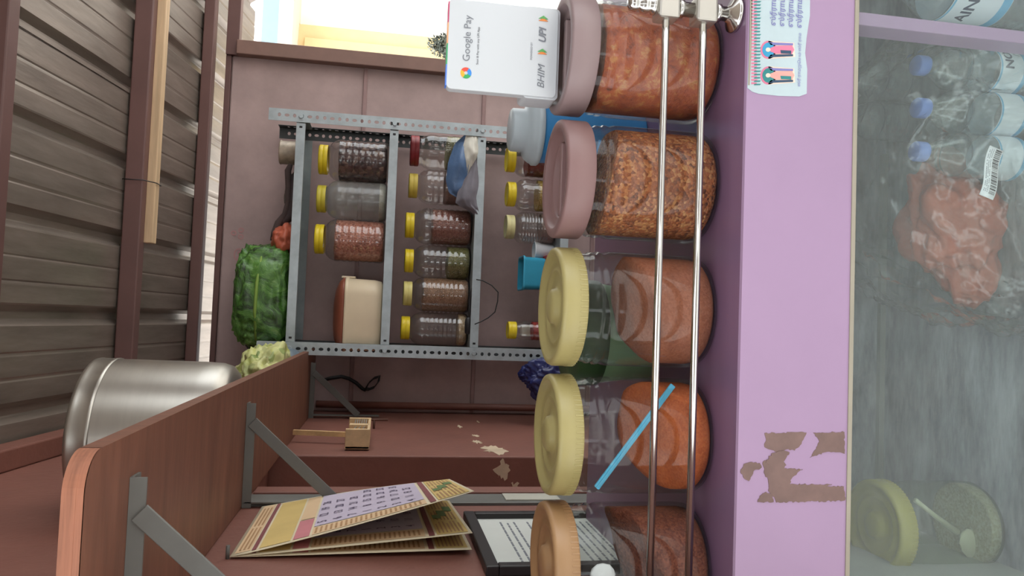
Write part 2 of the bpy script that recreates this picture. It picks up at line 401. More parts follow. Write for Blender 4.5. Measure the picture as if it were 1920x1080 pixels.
# sticker on the fascia
st = thing('paper_sticker', (.33, CF, 1.06), 'torn paper sticker with two small robed figures on the lilac fascia', 'sticker')
outline = [(1407,-60),(1404,100),(1401,165),(1410,172),(1422,176),(1460,180),(1498,181),(1512,176),(1513,130),(1509,100),(1512,70),(1518,30),(1519,-60)]
m_paper = M('sticker_paper', (180, 196, 200), .55, var=.05, scale=20)
def sp(off): return lambda a, b: (a, CF-off, b)
MB().prism([fz(*q) for q in outline], sp(.0007), sp(-.0005)).build('paper', m_paper, st)
inkp = M('sticker_pink', (214, 120, 148), .6); inkt = M('sticker_teal', (44, 128, 128), .6); inkb = M('sticker_blue', (52, 150, 190), .6)
inkv = M('sticker_violet', (120, 118, 176), .6); inkc = M('sticker_cream', (232, 208, 190), .6); inkd = M('sticker_navy', (44, 70, 96), .6)
MB().prism([fz(*q) for q in [(1407,-60),(1404,100),(1402,160),(1405,160),(1408,100),(1411,-60)]], sp(.001), sp(0)).build('border', m_cream, st)
bp, bt = MB(), MB()
for k in range(34):
    y = -50+6.2*k
    bp.prism([fz(*q) for q in [(1408, y), (1417+random.random()*3, y+1), (1418, y+3.2), (1408, y+3.6)]], sp(.0010), sp(0))
    bt.prism([fz(*q) for q in [(1414, y+3), (1424+random.random()*3, y+3.2), (1424, y+5.4), (1413, y+5.6)]], sp(.0011), sp(0))
bp.build('flower_border', inkp, st)['kind'] = 'stuff'; bt.build('leaf_border', inkt, st)['kind'] = 'stuff'
def figure(yc, body, halo, sash):
    def E(cx, cy, rx, ry, o, m, n=18, nm='figure_print'):
        MB().prism([fz(cx+rx*math.cos(2*PI*i/n), cy+ry*math.sin(2*PI*i/n)) for i in range(n)], sp(o), sp(0)).build(nm, m, st)
    def P(q, o, m, nm='figure_print'): MB().prism([fz(*a) for a in q], sp(o), sp(0)).build(nm, m, st)
    E(1440, yc, 15, 17, .0010, inkp); P([(1440, yc-17), (1488, yc-13), (1490, yc+13), (1440, yc+17)], .0010, inkc)
    E(1440, yc, 11.5, 13.5, .0013, halo)
    P([(1440, yc-14), (1486, yc-12), (1486, yc-8.5), (1444, yc-9)], .0013, inkv); P([(1440, yc+14), (1486, yc+12), (1486, yc+8.5), (1444, yc+9)], .0013, inkd)
    E(1439, yc, 4.5, 4, .0016, inkc); P([(1443, yc-3), (1452, yc-7), (1484, yc-8), (1488, yc), (1484, yc+8), (1452, yc+7), (1443, yc+3)], .0015, body)
    P([(1462, yc+1), (1482, yc+2), (1482, yc+8), (1463, yc+7)], .0018, sash)
figure(94, inkp, inkb, inkd); figure(142, M('sticker_rose', (222, 160, 150), .6), inkt, inkt)
def stmap(cx, cy):
    o = atY(cx, cy, CF)
    return lambda a, b: (o.x+a, CF-.0013, o.z+b)
for k in range(4):
    text('ஸ்ரீராமஜெயம்', .0088, 'lettering', inkv, st, stmap(1449+k*16.2, 49+k*1.5), align='LEFT', bold=.0001)
text('ஸ்ரீ ராமஜெயம் ஸ்ரீ ராம', .0050, 'small_lettering', inkv, st, stmap(1497, 163), align='LEFT')

# ------------------------------------------------------------------ big jars on the counter
def heap(name, mat, parent, r, hfun, n=44, rings=12, z0=.004, lump=0, seed=0):
    """filling of a jar: round body whose top follows hfun(x, y)"""
    b = MB(); vs = []; fs = []
    O = Vector(ORG[parent.name])
    prof = [(r*.88, z0), (r*.97, z0+.005), (r, z0+.014)]
    for (rr, zz) in prof:
        for i in range(n): vs.append(O+Vector((rr*math.cos(2*PI*i/n), rr*math.sin(2*PI*i/n), zz)))
    steps = 8
    for k in range(1, steps+1):
        for i in range(n):
            a = 2*PI*i/n; x, y = r*math.cos(a), r*math.sin(a); zt = max(z0+.022, hfun(x, y))
            vs.append(O+Vector((x, y, (z0+.014)*(1-k/steps)+zt*k/steps)))
    for k in range(rings-1, 0, -1):
        rr = r*k/rings
        for i in range(n):
            a = 2*PI*i/n; x, y = rr*math.cos(a), rr*math.sin(a)
            vs.append(O+Vector((x, y, max(z0+.022, hfun(x, y))+lump*noise.noise(Vector((x*90, y*90, seed))))))
    m = len(vs)//n
    fs = [(j*n+i, j*n+(i+1) % n, (j+1)*n+(i+1) % n, (j+1)*n+i) for j in range(m-1) for i in range(n)]
    fs.append(tuple((m-1)*n+i for i in range(n))); fs.append(tuple(reversed(range(n))))
    return b.add(vs, fs, True).build(name, mat, parent)
BODY = [(.058, .0), (.066, .003), (.0705, .010), (.0715, .020), (.0715, .112), (.0712, .124), (.0690, .132), (.0705, .135), (.0705, .138), (.0678, .141),
        (.0695, .144), (.0695, .148), (.0672, .151), (.0672, .168)]
JARS = {}
def big_jar(x, y, z, label, lidmat, lidkind, group='big jars along the counter', glass=m_jar, lid_edge=None):
    t = thing('storage_jar', (x, y, z), label, 'jar', group)
    c = (x, y, z)
    if glass.name not in JARS:
        o = MB().lathe(BODY, c, 56, cap1=False).build('body', glass, t); JARS[glass.name] = o.data
    else:
        o = bpy.data.objects.new('body', JARS[glass.name]); COL.objects.link(o); o.parent = t
    R = .0735
    zb, zt = .163, .1935
    b = MB()
    if lidkind == 'dome':
        pr = [(R-.002, zb), (R, zb+.002), (R, zt-.005), (R-.0015, zt-.0015), (R-.005, zt), (R-.009, zt-.001), (R-.0115, zt-.006), (.050, zt-.0075), (.047, zt-.0055), (.044, zt-.006),
              (.041, zt-.0085), (.026, zt-.0085), (.0225, zt-.007), (.021, zt-.002), (.017, zt+.0005), (.010, zt+.0015), (.0005, zt+.0018)]
        lid = b.lathe(pr, c, 64, cap0=False, wob=None).build('lid', lidmat, t)
        # fine grip ribs round the lower skirt
        g = MB()
        for k in range(72):
            a = 2*PI*k/72; p = Vector((x+R*math.cos(a), y+R*math.sin(a), z))
            g.bar(p+Vector((0, 0, zb+.001)), p+Vector((0, 0, zb+.010)), .0016, .0007, up=(math.cos(a), math.sin(a), 0))
        g.build('grip_ribs', lid_edge or lidmat, lid)
    else:
        pr = [(R-.002, zb-.004), (R, zb-.002), (R, zt-.003), (R-.0015, zt-.0008), (R-.004, zt), (R-.011, zt), (R-.013, zt-.0015), (R-.0145, zt-.009), (.049, zt-.009), (.047, zt-.010), (.045, zt-.026), (.0005, zt-.026)]
        lid = b.lathe(pr, c, 64, cap0=False).build('lid', lidmat, t)
        MB().box((x-.046, y-.005, z+zt-.026), (x+.046, y+.005, z+zt-.007)).build('grip_bar', lidmat, lid, bevel=.002)
    return t, c
def plank_noise(x, y, s, sc=14, a=.006): return a*noise.noise(Vector((x*sc, y*sc, s)))
g_pickle = pulp('red_mixed_pickle', [(88, 44, 30), (146, 68, 42), (170, 80, 44), (178, 88, 46), (196, 132, 74), (148, 84, 56)], 62, .3, .9, .3)
g_crumb = grain('coarse_brown_spice_mix', [(74, 38, 24), (144, 78, 44), (172, 98, 56), (202, 144, 92)], 260, .9, .7, .004)
g_terra = grain('terracotta_powder', [(144, 84, 60), (158, 94, 68), (168, 102, 76)], 420, .3, .9, .001)
g_orange = grain('orange_powder', [(178, 86, 42), (194, 98, 50), (204, 108, 58)], 420, .3, .9, .001)
g_brown = grain('brown_spice_powder', [(92, 44, 30), (118, 62, 44), (140, 78, 56)], 420, .5, .9, .001)
JY = .906
j1, c1 = big_jar(.337, JY, CT, 'big jar full of wet red pickle beside the steel rail post', m_lidg, 'grip')
heap('pickle', g_pickle, j1, .0664, lambda x, y: .150+plank_noise(x, y, 1, 30, .006))
j2, c2 = big_jar(.180, JY, CT, 'big jar of coarse brown crumbs with a mauve grip lid', m_lidm, 'grip')
heap('spice_mix', g_crumb, j2, .0664, lambda x, y: .138-.25*x*(1 if x > 0 else .25)+plank_noise(x, y, 2, 25, .006))
j3, c3 = big_jar(.021, JY, CT, 'big yellow-lidded jar of terracotta powder before the mint tub', m_lidy, 'dome')
heap('powder', g_terra, j3, .0664, lambda x, y: .082+.24*x+.10*y+plank_noise(x, y, 5, 22, .012))
j4, c4 = big_jar(-.136, JY, CT, 'big yellow-lidded jar of bright orange powder holding a blue spoon', m_lidy, 'dome')
heap('powder', g_orange, j4, .0664, lambda x, y: .052+.20*x+.42*y-.03*math.exp(-((x-.035)**2+(y+.06)**2)/.0006)+plank_noise(x, y, 8, 20, .010))
j5, c5 = big_jar(-.292, JY-.004, CT, 'big peach-lidded jar of brown spice powder next to the left wall', m_lidpeach, 'dome', lid_edge=m_lidpeach)
heap('powder', g_brown, j5, .0664, lambda x, y: .074+.34*x+.2*y+plank_noise(x, y, 11, 22, .014))
def spoon(name, label, p, q, mat, rb=.013, rh=.003):
    p, q = Vector(p), Vector(q); d = (q-p)
    t = tag(MB().tube([p, p+d*.3, p+d*.7, q], [rh, rh, rh*1.1, rh*.9], 8).build(name, mat, origin=tuple(p)), label, 'spoon')
    return t
sp4 = thing('plastic_spoon', (-.136, JY, CT+.05), 'thin sky blue plastic spoon handle stuck in orange powder', 'spoon')
m_bluesp = M('sky_blue_plastic', (82, 176, 212), .35, var=.04)
a, b_ = atY(1118, 915, .868), atY(1262, 722, .872)
MB().bar(a, b_, .0075, .003, up=(0, 1, 0)).build('handle', m_bluesp, sp4, bevel=.001)
MB().bar(a+Vector((0, -.0012, 0)), a.lerp(b_, .9)+Vector((0, -.0012, 0)), .0025, .003, up=(0, 1, 0)).build('handle_rib', m_bluesp, sp4)
sp5 = thing('white_spoon', (-.29, JY, CT+.08), 'white plastic spoon standing in the brown spice powder', 'spoon')
a, b_ = Vector((-.298, .868, CT+.128)), Vector((-.335, .872, CT+.06))
MB().bar(a, b_, .009, .003, up=(0, 1, 0)).build('handle', m_white, sp5, bevel=.001)
MB().ico(lambda v: Vector((-.296+v.x*.014, .868+v.y*.003, CT+.126+v.z*.016)), 2).build('bowl', m_white, sp5)

# payment stand on the lid of the pickle jar
qs_z = CT+.1935
qs = thing('payment_stand', (.338, .915, qs_z), 'white payment stand with pay logos standing on the pickle jar lid', 'stand')
qx, qy, qw, qh = .3365, .905, .112, .137
def qmap(ox, oz): return lambda a, b: (qx+ox+a, qy-.0066, qs_z+.003+oz+b)
def rrect(x0, x1, z0, z1, r, n=6):
    P = []
    for (cx, cz, a0) in ((x1-r, z1-r, 0), (x0+r, z1-r, 90), (x0+r, z0+r, 180), (x1-r, z0+r, 270)):
        for k in range(n+1):
            a = math.radians(a0+90*k/n); P.append((cx+r*math.cos(a), cz+r*math.sin(a)))
    return P
m_std = M('stand_white', (206, 210, 214), .32, var=.01)
MB().prism(rrect(qx-qw/2, qx+qw/2, qs_z+.003, qs_z+.003+qh, .006), lambda a, b: (a, qy-.006, b), lambda a, b: (a, qy+.008, b)).build('face', m_std, qs, bevel=.0012)
MB().prism(rrect(qx-qw/2-.0022, qx+qw/2+.0022, qs_z, qs_z+.045, .006), lambda a, b: (a, qy-.003, b), lambda a, b: (a, qy+.036, b)).build('speaker_base', m_std, qs, bevel=.002)
cols = [(86, 134, 226), (60, 170, 110), (238, 168, 120), (196, 70, 110)]
for k, c in enumerate(cols):
    xa = qx-qw/2+.004+(qw-.008)*k/4
    MB().box((xa, qy-.0055, qs_z+.003+qh-.0005), (xa+(qw-.008)/4, qy+.0075, qs_z+.003+qh+.0012)).build('colour_edge', M('edge_colour_%s' % 'abcd'[k], c, .4, var=.02), qs)
m_tgrey = M('print_grey', (122, 126, 134), .6, var=.02); m_tdark = M('print_dark', (84, 86, 92), .6, var=.02)
text('Google Pay', .0125, 'lettering', m_tgrey, qs, qmap(.008, qh-.0235))
def arc(cx, cz, r0, r1, a0, a1):
    n = 8; P = [(cx+r1*math.cos(math.radians(a0+(a1-a0)*k/n)), cz+r1*math.sin(math.radians(a0+(a1-a0)*k/n))) for k in range(n+1)]
    return P+[(cx+r0*math.cos(math.radians(a0+(a1-a0)*k/n)), cz+r0*math.sin(math.radians(a0+(a1-a0)*k/n))) for k in range(n, -1, -1)]
for k, c in enumerate([(226, 80, 62), (240, 176, 52), (56, 164, 92), (60, 140, 220)]):
    mm = M('logo_colour_%s' % 'abcd'[k], c, .5, var=.02)
    MB().prism(arc(qx-.035, qs_z+.003+qh-.0235, .0022, .0068, -30+90*k, 60+90*k), lambda a, b: (a, qy-.0066, b), lambda a, b: (a, qy-.0058, b)).build('pay_logo', mm, qs)
text('Scan & Pay with any UPI App', .0040, 'small_lettering', m_tdark, qs, qmap(0, qh-.037))
text('POWERED BY', .0036, 'small_lettering', m_tgrey, qs, qmap(0, .033))
def slant(f): return lambda a, b: f(a+.25*b, b)
text('BHIM', .0128, 'lettering', m_tgrey, qs, slant(qmap(-.030, .0195)))
text('UPI', .0128, 'lettering', m_tgrey, qs, slant(qmap(.022, .0195)), bold=.0003)
for ox, c in ((-.0025, 0), (.0395, 1)):
    for k, cc in enumerate([(232, 140, 70), (96, 168, 96)]):
        xx = qx+ox+k*.0028
        MB().prism([(xx, qs_z+.0165), (xx+.004, qs_z+.0225), (xx, qs_z+.0285)], lambda a, b: (a, qy-.0068-.0001*k, b), lambda a, b: (a, qy-.0058, b)).build('arrow_mark', M('arrow_%d' % k, cc, .5, var=.02), qs)

# blue bucket with a white lid, and the mint tub, both behind the jars
bk = thing('plastic_bucket', (.302, 1.15, CT), 'bright blue plastic bucket with a pale stepped lid on the counter', 'bucket')
m_blue = M('bright_blue_plastic', (66, 142, 200), .35, var=.05); m_paleblue = M('pale_grey_plastic', (176, 188, 194), .35, var=.03)
bc = (.302, 1.15, CT)
MB().lathe([(.040, 0), (.043, .003), (.0485, .164), (.0495, .166), (.0495, .172)], bc, 40).build('body', m_blue, bk)
MB().lathe([(.052, .166), (.0535, .168), (.0535, .175), (.051, .177), (.0495, .181), (.044, .188), (.034, .191), (.0335, .210), (.031, .213), (.0005, .214)], bc, 44, cap0=False).build('lid', m_paleblue, bk)
MB().tube([(.302-.049, 1.15, CT+.14), (.302-.06, 1.13, CT+.10), (.302-.05, 1.10, CT+.085), (.302-.02, 1.093, CT+.08)], .004, 8).build('handle', m_blue, bk)
tb = thing('mint_tub', (-.012, 1.07, CT), 'mint green plastic tub with dark green lid behind the terracotta jar', 'tub')
tc_ = (-.012, 1.075, CT)
MB().lathe([(.060, 0), (.064, .004), (.074, .085), (.075, .09)], tc_, 40).build('body', M('mint_plastic', (158, 206, 160), .4, var=.05), tb)
MB().lathe([(.077, .085), (.078, .09), (.078, .122), (.074, .127), (.0005, .128)], tc_, 40, cap0=False).build('lid', M('dark_green_plastic', (52, 86, 52), .4, var=.08), tb)

# ------------------------------------------------------------------ inside the glass case
cj, cc = big_jar(-.312, 1.125, .5, 'large nearly empty yellow-lidded jar inside the glass case', M('olive_yellow_lid', (176, 170, 96), .4, var=.05), 'dome', group=None,
                 glass=clear('greenish_jar', tint=(236, 242, 230), haze=.06))
m_scoop = M('ivory_plastic', (226, 222, 204), .4, var=.04)
sc = thing('ivory_scoop', (-.30, 1.10, .51), 'ivory plastic scoop leaning inside the nearly empty jar', 'scoop')
p0, p1 = Vector((-.262, 1.085, .645)), Vector((-.318, 1.10, .555))
MB().tube([p0, p0.lerp(p1, .5)+Vector((0, .004, 0)), p1], [.004, .0038, .005], 10).build('handle', m_scoop, sc)
MB().ico(lambda v: Vector((-.338, 1.10, .528))+Vector((v.x*.024+v.z*.006, v.y*.012+(0.006 if v.y < 0 else 0), v.z*.022)), 3).build('scoop_bowl', m_scoop, sc)
heap('leftover_powder', grain('pale_flour', [(170, 164, 140), (188, 182, 158), (200, 196, 176)], 300, .3, .9, .001), cj, .068, lambda x, y: .016+max(0, .5*(x+.02))*.35+plank_noise(x, y, 4, 20, .006))

m_cap = M('light_blue_cap', (120, 150, 222), .4, var=.04); m_label = M('white_bottle_label', (222, 230, 236), .5, var=.03)
m_lblue = M('label_blue_band', (110, 178, 214), .5, var=.05); m_navy = M('label_navy_print', (44, 58, 84), .5, var=.03); m_lred = M('label_red_swoosh', (206, 130, 140), .5)
def bottle(x, y, z, h, r, label, txt, group, lz0, lz1, rot=0, tsize=.02, face=-PI/2):
    t = thing('water_bottle', (x, y, z), label, 'bottle', group); k = h
    prof = [(r*.75, 0), (r*.95, .004), (r, .012)]
    zz = .02
    while zz < lz0-.006:
        prof += [(r, zz), (r*.955, zz+.004), (r, zz+.008)]; zz += .013
    prof += [(r, lz0-.002), (r*.985, lz0), (r*.985, lz1), (r, lz1+.002)]
    zz = lz1+.006; zs = h*.80
    while zz < zs-.03:
        prof += [(r, zz), (r*.96, zz+.005), (r, zz+.010)]; zz += .016
    prof += [(r, zs-.028), (r*.93, zs-.012), (r*.72, zs), (r*.42, h*.885), (r*.40, h*.905), (r*.46, h*.91), (r*.46, h*.918), (r*.38, h*.92)]
    MB().lathe(prof, (x, y, z), 36, cap1=False).build('body', m_water, t)
    MB().lathe([(r*.43, h*.918), (r*.45, h*.925), (r*.45, h*.99), (r*.40, h), (.0005, h)], (x, y, z), 28).build('cap', m_cap, t)
    if lz1 < lz0: return t
    rl = r*1.006
    lb = MB().lathe([(rl, lz0), (rl, lz1)], (x, y, z), 40, cap0=False, cap1=False).build('label_band', m_label, t)
    MB().lathe([(rl*1.003, lz0+.0005), (rl*1.003, lz0+(lz1-lz0)*.16)], (x, y, z), 40, cap0=False, cap1=False).build('blue_band', m_lblue, lb)
    MB().lathe([(rl*1.003, lz1-.004), (rl*1.003, lz1-.001)], (x, y, z), 40, cap0=False, cap1=False).build('blue_band', m_lblue, lb)
    zc = z+(lz0+lz1)/2
    def wrap(a, b):
        an = face+rot+a/rl; return (x+rl*1.008*math.cos(an), y+rl*1.008*math.sin(an), zc+b+.008*(lz1-lz0)/.05)
    if txt: text(txt, tsize, 'lettering', m_navy, lb, wrap, bold=.0006)
    return t
GB = 'small water bottles in the plastic bag'
bottle(.412, 1.0, .5, .222, .0335, 'blue-capped water bottle in the bag, nearest the lilac mullion', 'NO', GB, .056, .104, rot=.35)
bottle(.346, .998, .5, .222, .0335, 'blue-capped water bottle in the bag, middle of the front three', None, GB, .056, .104)
bottle(.280, 1.0, .5, .222, .0335, 'blue-capped water bottle in the bag, behind the barcode tag', None, GB, .056, .104)
bottle(.455, 1.19, .5, .222, .0335, 'blue-capped water bottle deep in the bag, in the rear row at right', None, GB, .104, .103)
bottle(.385, 1.20, .5, .222, .0335, 'blue-capped water bottle deep in the bag, in the rear row at left', None, GB, .104, .103)
bxc = atY(1800, -8, .945).x+.008; bxt = atY(1800, 22, .905).x
t6 = bottle(bxc, .942, .5, .325, .047, 'large water bottle right of the lilac mullion, blue lettering on label', 'AIN', None, .143, .232, rot=0, tsize=.024, face=-PI/2-math.asin(min(.9, (bxc-bxt)/.047)))
# orange-red packet
def packet(v):
    n_ = noise.noise(v*1.4+Vector((2, 0, 0)))*.55+(1-2*abs(noise.noise(v*2.6)))*.16+noise.noise(v*6)*.07
    p = Vector((.185+v.x*.095*(1+n_), 1.10+v.y*.055*(1+n_), .572+v.z*.075*(1+n_)+.25*v.x*.08)); p.z = max(p.z, .503); return p
tag(MB().ico(packet, 5).build('orange_packet', M('orange_red_wrap', (206, 112, 84), .5, var=.10, scale=18, bump=.3), origin=(.185, 1.10, .5)), 'crumpled orange-red packet inside the clear plastic bag', 'packet')
# the big clear bag
def bagf(v):
    u = v.normalized()
    n_ = .10*noise.noise(u*1.7+Vector((3, 1, 2)))
    w_ = u+Vector((noise.noise(u*2.1), noise.noise(u*2.1+Vector((7, 0, 0))), noise.noise(u*2.1+Vector((0, 7, 0)))))*.35
    rg = 0
    for k, s_ in ((.06, 2.6), (.045, 5.1), (.026, 9.5), (.014, 19)):
        rg += k*(1-2.4*abs(noise.noise(w_*s_+Vector((k*99, 2, 5)))))
    f = 1+n_+rg-.04
    x = .255+u.x*.235*f; y = 1.075+u.y*.235*f; z = .605+u.z*.20*f
    if u.x < 0: z -= .05*u.x*u.x; y -= .05*u.x*u.x
    z = max(z, .5015+.004*abs(noise.noise(u*9)))
    if y < 1.04: x = min(x, .4485+.6*max(0, y-.99))
    return Vector((x, min(max(y, .812), 1.355), z))
tag(MB().ico(bagf, 6).build('clear_plastic_bag', m_bag, origin=(.25, 1.07, .5)), 'large crinkled clear plastic bag holding water bottles in the glass case', 'bag')
# barcode tag stuck on the bag
tg = thing('barcode_tag', (.25, .83, .6), 'curved white barcode tag on the clear plastic bag', 'tag')
YT = .835
A0, A1 = atY(1869, 278, YT), atY(1844, 368, YT)
def tagp(s, t, o=0):      # s along the strip, t across
    c = A0.lerp(A1, s); d = (A1-A0).normalized(); n = Vector((d.z, 0, -d.x))
    if n.z < 0: n = -n
    return c + n*((t-.5)*.021) + n*(.004*math.sin(s*PI*1.6)) + Vector((0, -o-.004*math.sin(s*PI), 0))
MB().grid(lambda i, j: tagp(i, j), 16, 1).build('tag_paper', m_white, tg, solid=.0005)
bars = MB(); s = .04
while s < .93:
    wd = random.choice((.008, .008, .016, .024))
    bars.grid(lambda i, j: tagp(s+wd*i, .10+.42*j, .0012), 1, 1); s += wd+random.choice((.01, .016, .022, .03))
bars.build('barcode', m_black, tg, recalc=False)['kind'] = 'stuff'
tl = MB()
for t_ in (.62, .74, .86):
    for k in range(26):
        if random.random() < .8: tl.grid(lambda i, j: tagp(.06+k*.033+.022*i, t_+.05*j, .0012), 1, 1)
tl.build('small_print', m_tgrey, tg, recalc=False)['kind'] = 'stuff'

# ------------------------------------------------------------------ plank shelf on the left wall with its brackets
PZ0, PZ1 = 1.750, 1.768
ps = thing('plank_shelf', (XW, 1.8, PZ0), 'long stained plywood shelf on three grey brackets along the left wall', 'shelf')
xf = -.130; yn = .71; rr = .035
poly = [(XW+.002, yn), (xf-rr, yn)]+[(xf-rr+rr*math.sin(math.radians(a)), yn+rr-rr*math.cos(math.radians(a))) for a in range(10, 91, 10)]+[(xf, 2.97), (XW+.002, 2.97)]
pb = MB().prism(poly, lambda a, b: (a, b, PZ0), lambda a, b: (a, b, PZ1)).build('board', m_ply, ps)
n = len(poly)
for k in range(3):       # plies showing on the near end
    zz = PZ0+k*.006
    pts = poly[:11]
    MB().prism([(a, b-.0004-.0002*(k % 2)) for a, b in pts]+[(a, b+.002) for a, b in reversed(pts)], lambda a, b: (a, b, zz), lambda a, b: (a, b, zz+.006)).build('ply_edge', m_plyedge, pb, recalc=True)
for y in (.845, 1.515, 2.80):
    br = thing('shelf_bracket', (XW, y, 1.51), {.845: 'grey steel bracket under the near end of the plywood shelf', 1.515: 'grey steel bracket under the middle of the plywood shelf', 2.80: 'grey steel bracket under the far end of the plywood shelf'}[y], 'bracket', 'brackets of the plywood shelf')
    MB().box((XW+.001, y-.012, PZ0-.003), (xf-.045, y+.014, PZ0-.0002)).box((XW+.001, y-.014, PZ0-.017), (xf-.045, y-.011, PZ0-.0003)).build('shelf_leg', m_bracket, br)
    MB().box((XW+.0085, y-.014, 1.50), (XW+.0125, y+.014, PZ0-.004)).build('wall_leg', m_bracket, br, bevel=.001)
    MB().bar((xf-.080, y-.016, PZ0-.012), (XW+.014, y-.016, 1.575), .022, .003, up=(0, 1, 0)).build('brace', m_bracket, br, bevel=.001)

# aluminium pot on the plank
po = thing('aluminium_pot', (-.233, 1.5, PZ1), 'wide lidded aluminium pot on the plywood shelf under the roof', 'pot')
pc = (-.2335, 1.5, PZ1)
MB().lathe([(.100, 0), (.118, .003), (.129, .012), (.134, .028), (.1355, .06), (.1365, .20), (.1365, .225)], pc, 72, cap1=False).build('body', m_alu, po)
MB().lathe([(.1372, .212), (.1385, .214), (.1385, .218), (.1375, .220), (.1378, .240), (.1385, .244), (.1375, .249), (.133, .2515), (.10, .256), (.0005, .260)], pc, 72, cap0=False).build('lid', m_alu, po)

# leafy bag and blue-grey ball at the far end of the plank
def crumple(c, r, seed, a=.25, sub=4, flat=None):
    c = Vector(c); r = Vector(r)
    def f(v):
        k = 1+a*noise.noise(v*1.6+Vector((seed, 0, 0)))+a*.5*(1-2*abs(noise.noise(v*4+Vector((0, seed, 0)))))+a*.25*noise.noise(v*11+Vector((0, 0, seed)))
        p = c+Vector((v.x*r.x*k, v.y*r.y*k, v.z*r.z*k))
        if flat is not None: p.z = max(p.z, flat)
        return p
    return MB().ico(f, sub)
fb = thing('floral_bag', (-.21, 2.35, PZ1), 'crumpled pale green floral plastic bag on the plywood shelf behind the pot', 'bag')
crumple((-.215, 2.28, PZ1+.06), (.115, .20, .075), 3, .34, 5, PZ1+.001).build('bag_body', grain('green_floral_film', [(96, 112, 60), (178, 182, 104), (206, 206, 150), (120, 140, 70)], 28, .3, .35, .003), fb)
crumple((-.150, 2.30, PZ1+.035), (.024, .03, .022), 5, .2, 3).build('red_print', M('red_print', (190, 60, 66), .4, var=.1), fb)
tag(crumple((-.168, 2.60, PZ1+.044), (.052, .055, .050), 9, .05, 4, PZ1+.001).build('grey_ball', M('blue_grey_rubber', (104, 118, 128), .5, var=.08), origin=(-.168, 2.60, PZ1)), 'blue-grey rounded bundle at the far end of the plywood shelf', 'bundle')

# ------------------------------------------------------------------ slotted angle rack
RX0, RX1, RY0, RY1 = -.142, .712, 2.68, 2.955
SZ = [1.83, 1.506, 1.189, .868, .45]
rk = thing('storage_rack', ((RX0+RX1)/2, 2.82, 0), 'grey slotted-angle steel rack of jars against the plum back wall', 'rack')
def slotted(x, y, z0, z1, sx, sy, fw=.042, pitch=.0257, inner=False, mat=None):
    """an L-section post: one flange facing the shop front, one facing sideways, both punched"""
    b = MB()
    def flange(P, wdt):
        nz_ = int((z1-z0)/pitch)
        for k in range(nz_):
            a0, a1 = z0+k*pitch, z0+(k+1)*pitch; zc = (a0+a1)/2; hw = wdt/2
            wide = .0068 if k % 3 else .0055; tall = .0058 if k % 3 else .0085
            outer = []; inner = []
            for i in range(12):
                a = 2*PI*i/12+PI/12; c_, s_ = math.cos(a), math.sin(a); m = max(abs(c_)/1, abs(s_)/1)
                outer.append(P(hw+hw*c_/m, zc+(pitch/2)*s_/m)); inner.append(P(hw+wide*c_, zc+tall*s_))
            b.add(outer+inner, [(i, (i+1) % 12, 12+(i+1) % 12, 12+i) for i in range(12)])
            # corners the polygon leaves open
            for (sa, sb) in ((1, 1), (-1, 1), (-1, -1), (1, -1)):
                pass
        if z0+nz_*pitch < z1-1e-4:
            a0 = z0+nz_*pitch; b.add([P(0, a0), P(wdt, a0), P(wdt, z1), P(0, z1)], [(0, 1, 2, 3)])
    flange(lambda u, z: (x+sx*u, y, z), fw); xs = x+sx*fw if inner else x
    flange(lambda u, z: (xs, y+sy*u, z), fw)
    return b.build('post', mat or m_galv, rk, solid=.002, recalc=True)
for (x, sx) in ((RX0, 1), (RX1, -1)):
    slotted(x, RY0, 0, 1.925, sx, 1, inner=(sx > 0)); slotted(x, RY1, 0, 1.925, sx, -1, mat=M('shaded_slotted_angle', (84, 88, 90), .5, .4, var=.15, scale=14))  # rear posts: same steel, shade painted in as a darker tone
for z in SZ:
    sh = MB().box((RX0+.003, RY0+.004, z-.002), (RX1-.003, RY1-.004, z)).build('shelf', m_galvd, rk)
    MB().box((RX0+.044, RY0+.003, z-.030), (RX1-.044, RY0+.0055, z+.0005)).build('front_lip', m_galv, sh, bevel=.0006)
    MB().box((RX0+.044, RY0+.006, z-.030), (RX1-.044, RY0+.018, z-.028)).build('return_lip', m_galv, sh)
    MB().box((RX0+.044, RY1-.006, z-.030), (RX1-.044, RY1-.004, z)).build('rear_lip', m_galvd, sh)
    MB().box((RX0+.003, RY0+.02, z-.030), (RX0+.005, RY1-.02, z)).build('side_lip', m_galvd, sh)
    MB().box((RX1-.005, RY0+.02, z-.030), (RX1-.003, RY1-.02, z)).build('side_lip', m_galvd, sh)
    for xb in (RX0+.022, RX1-.022):
        MB().lathe([(.0075, -.006), (.0085, -.003), (.0085, 0)], (xb, RY0-.001, z-.015), 6, axis='Y', smooth=False).build('bolt', m_galv, rk)
    for xb in (RX0+.058, RX1-.058):
        MB().box((xb-.0035, RY0+.0022, z-.020), (xb+.0035, RY0+.0032, z-.010)).build('lip_hole', m_black, sh)

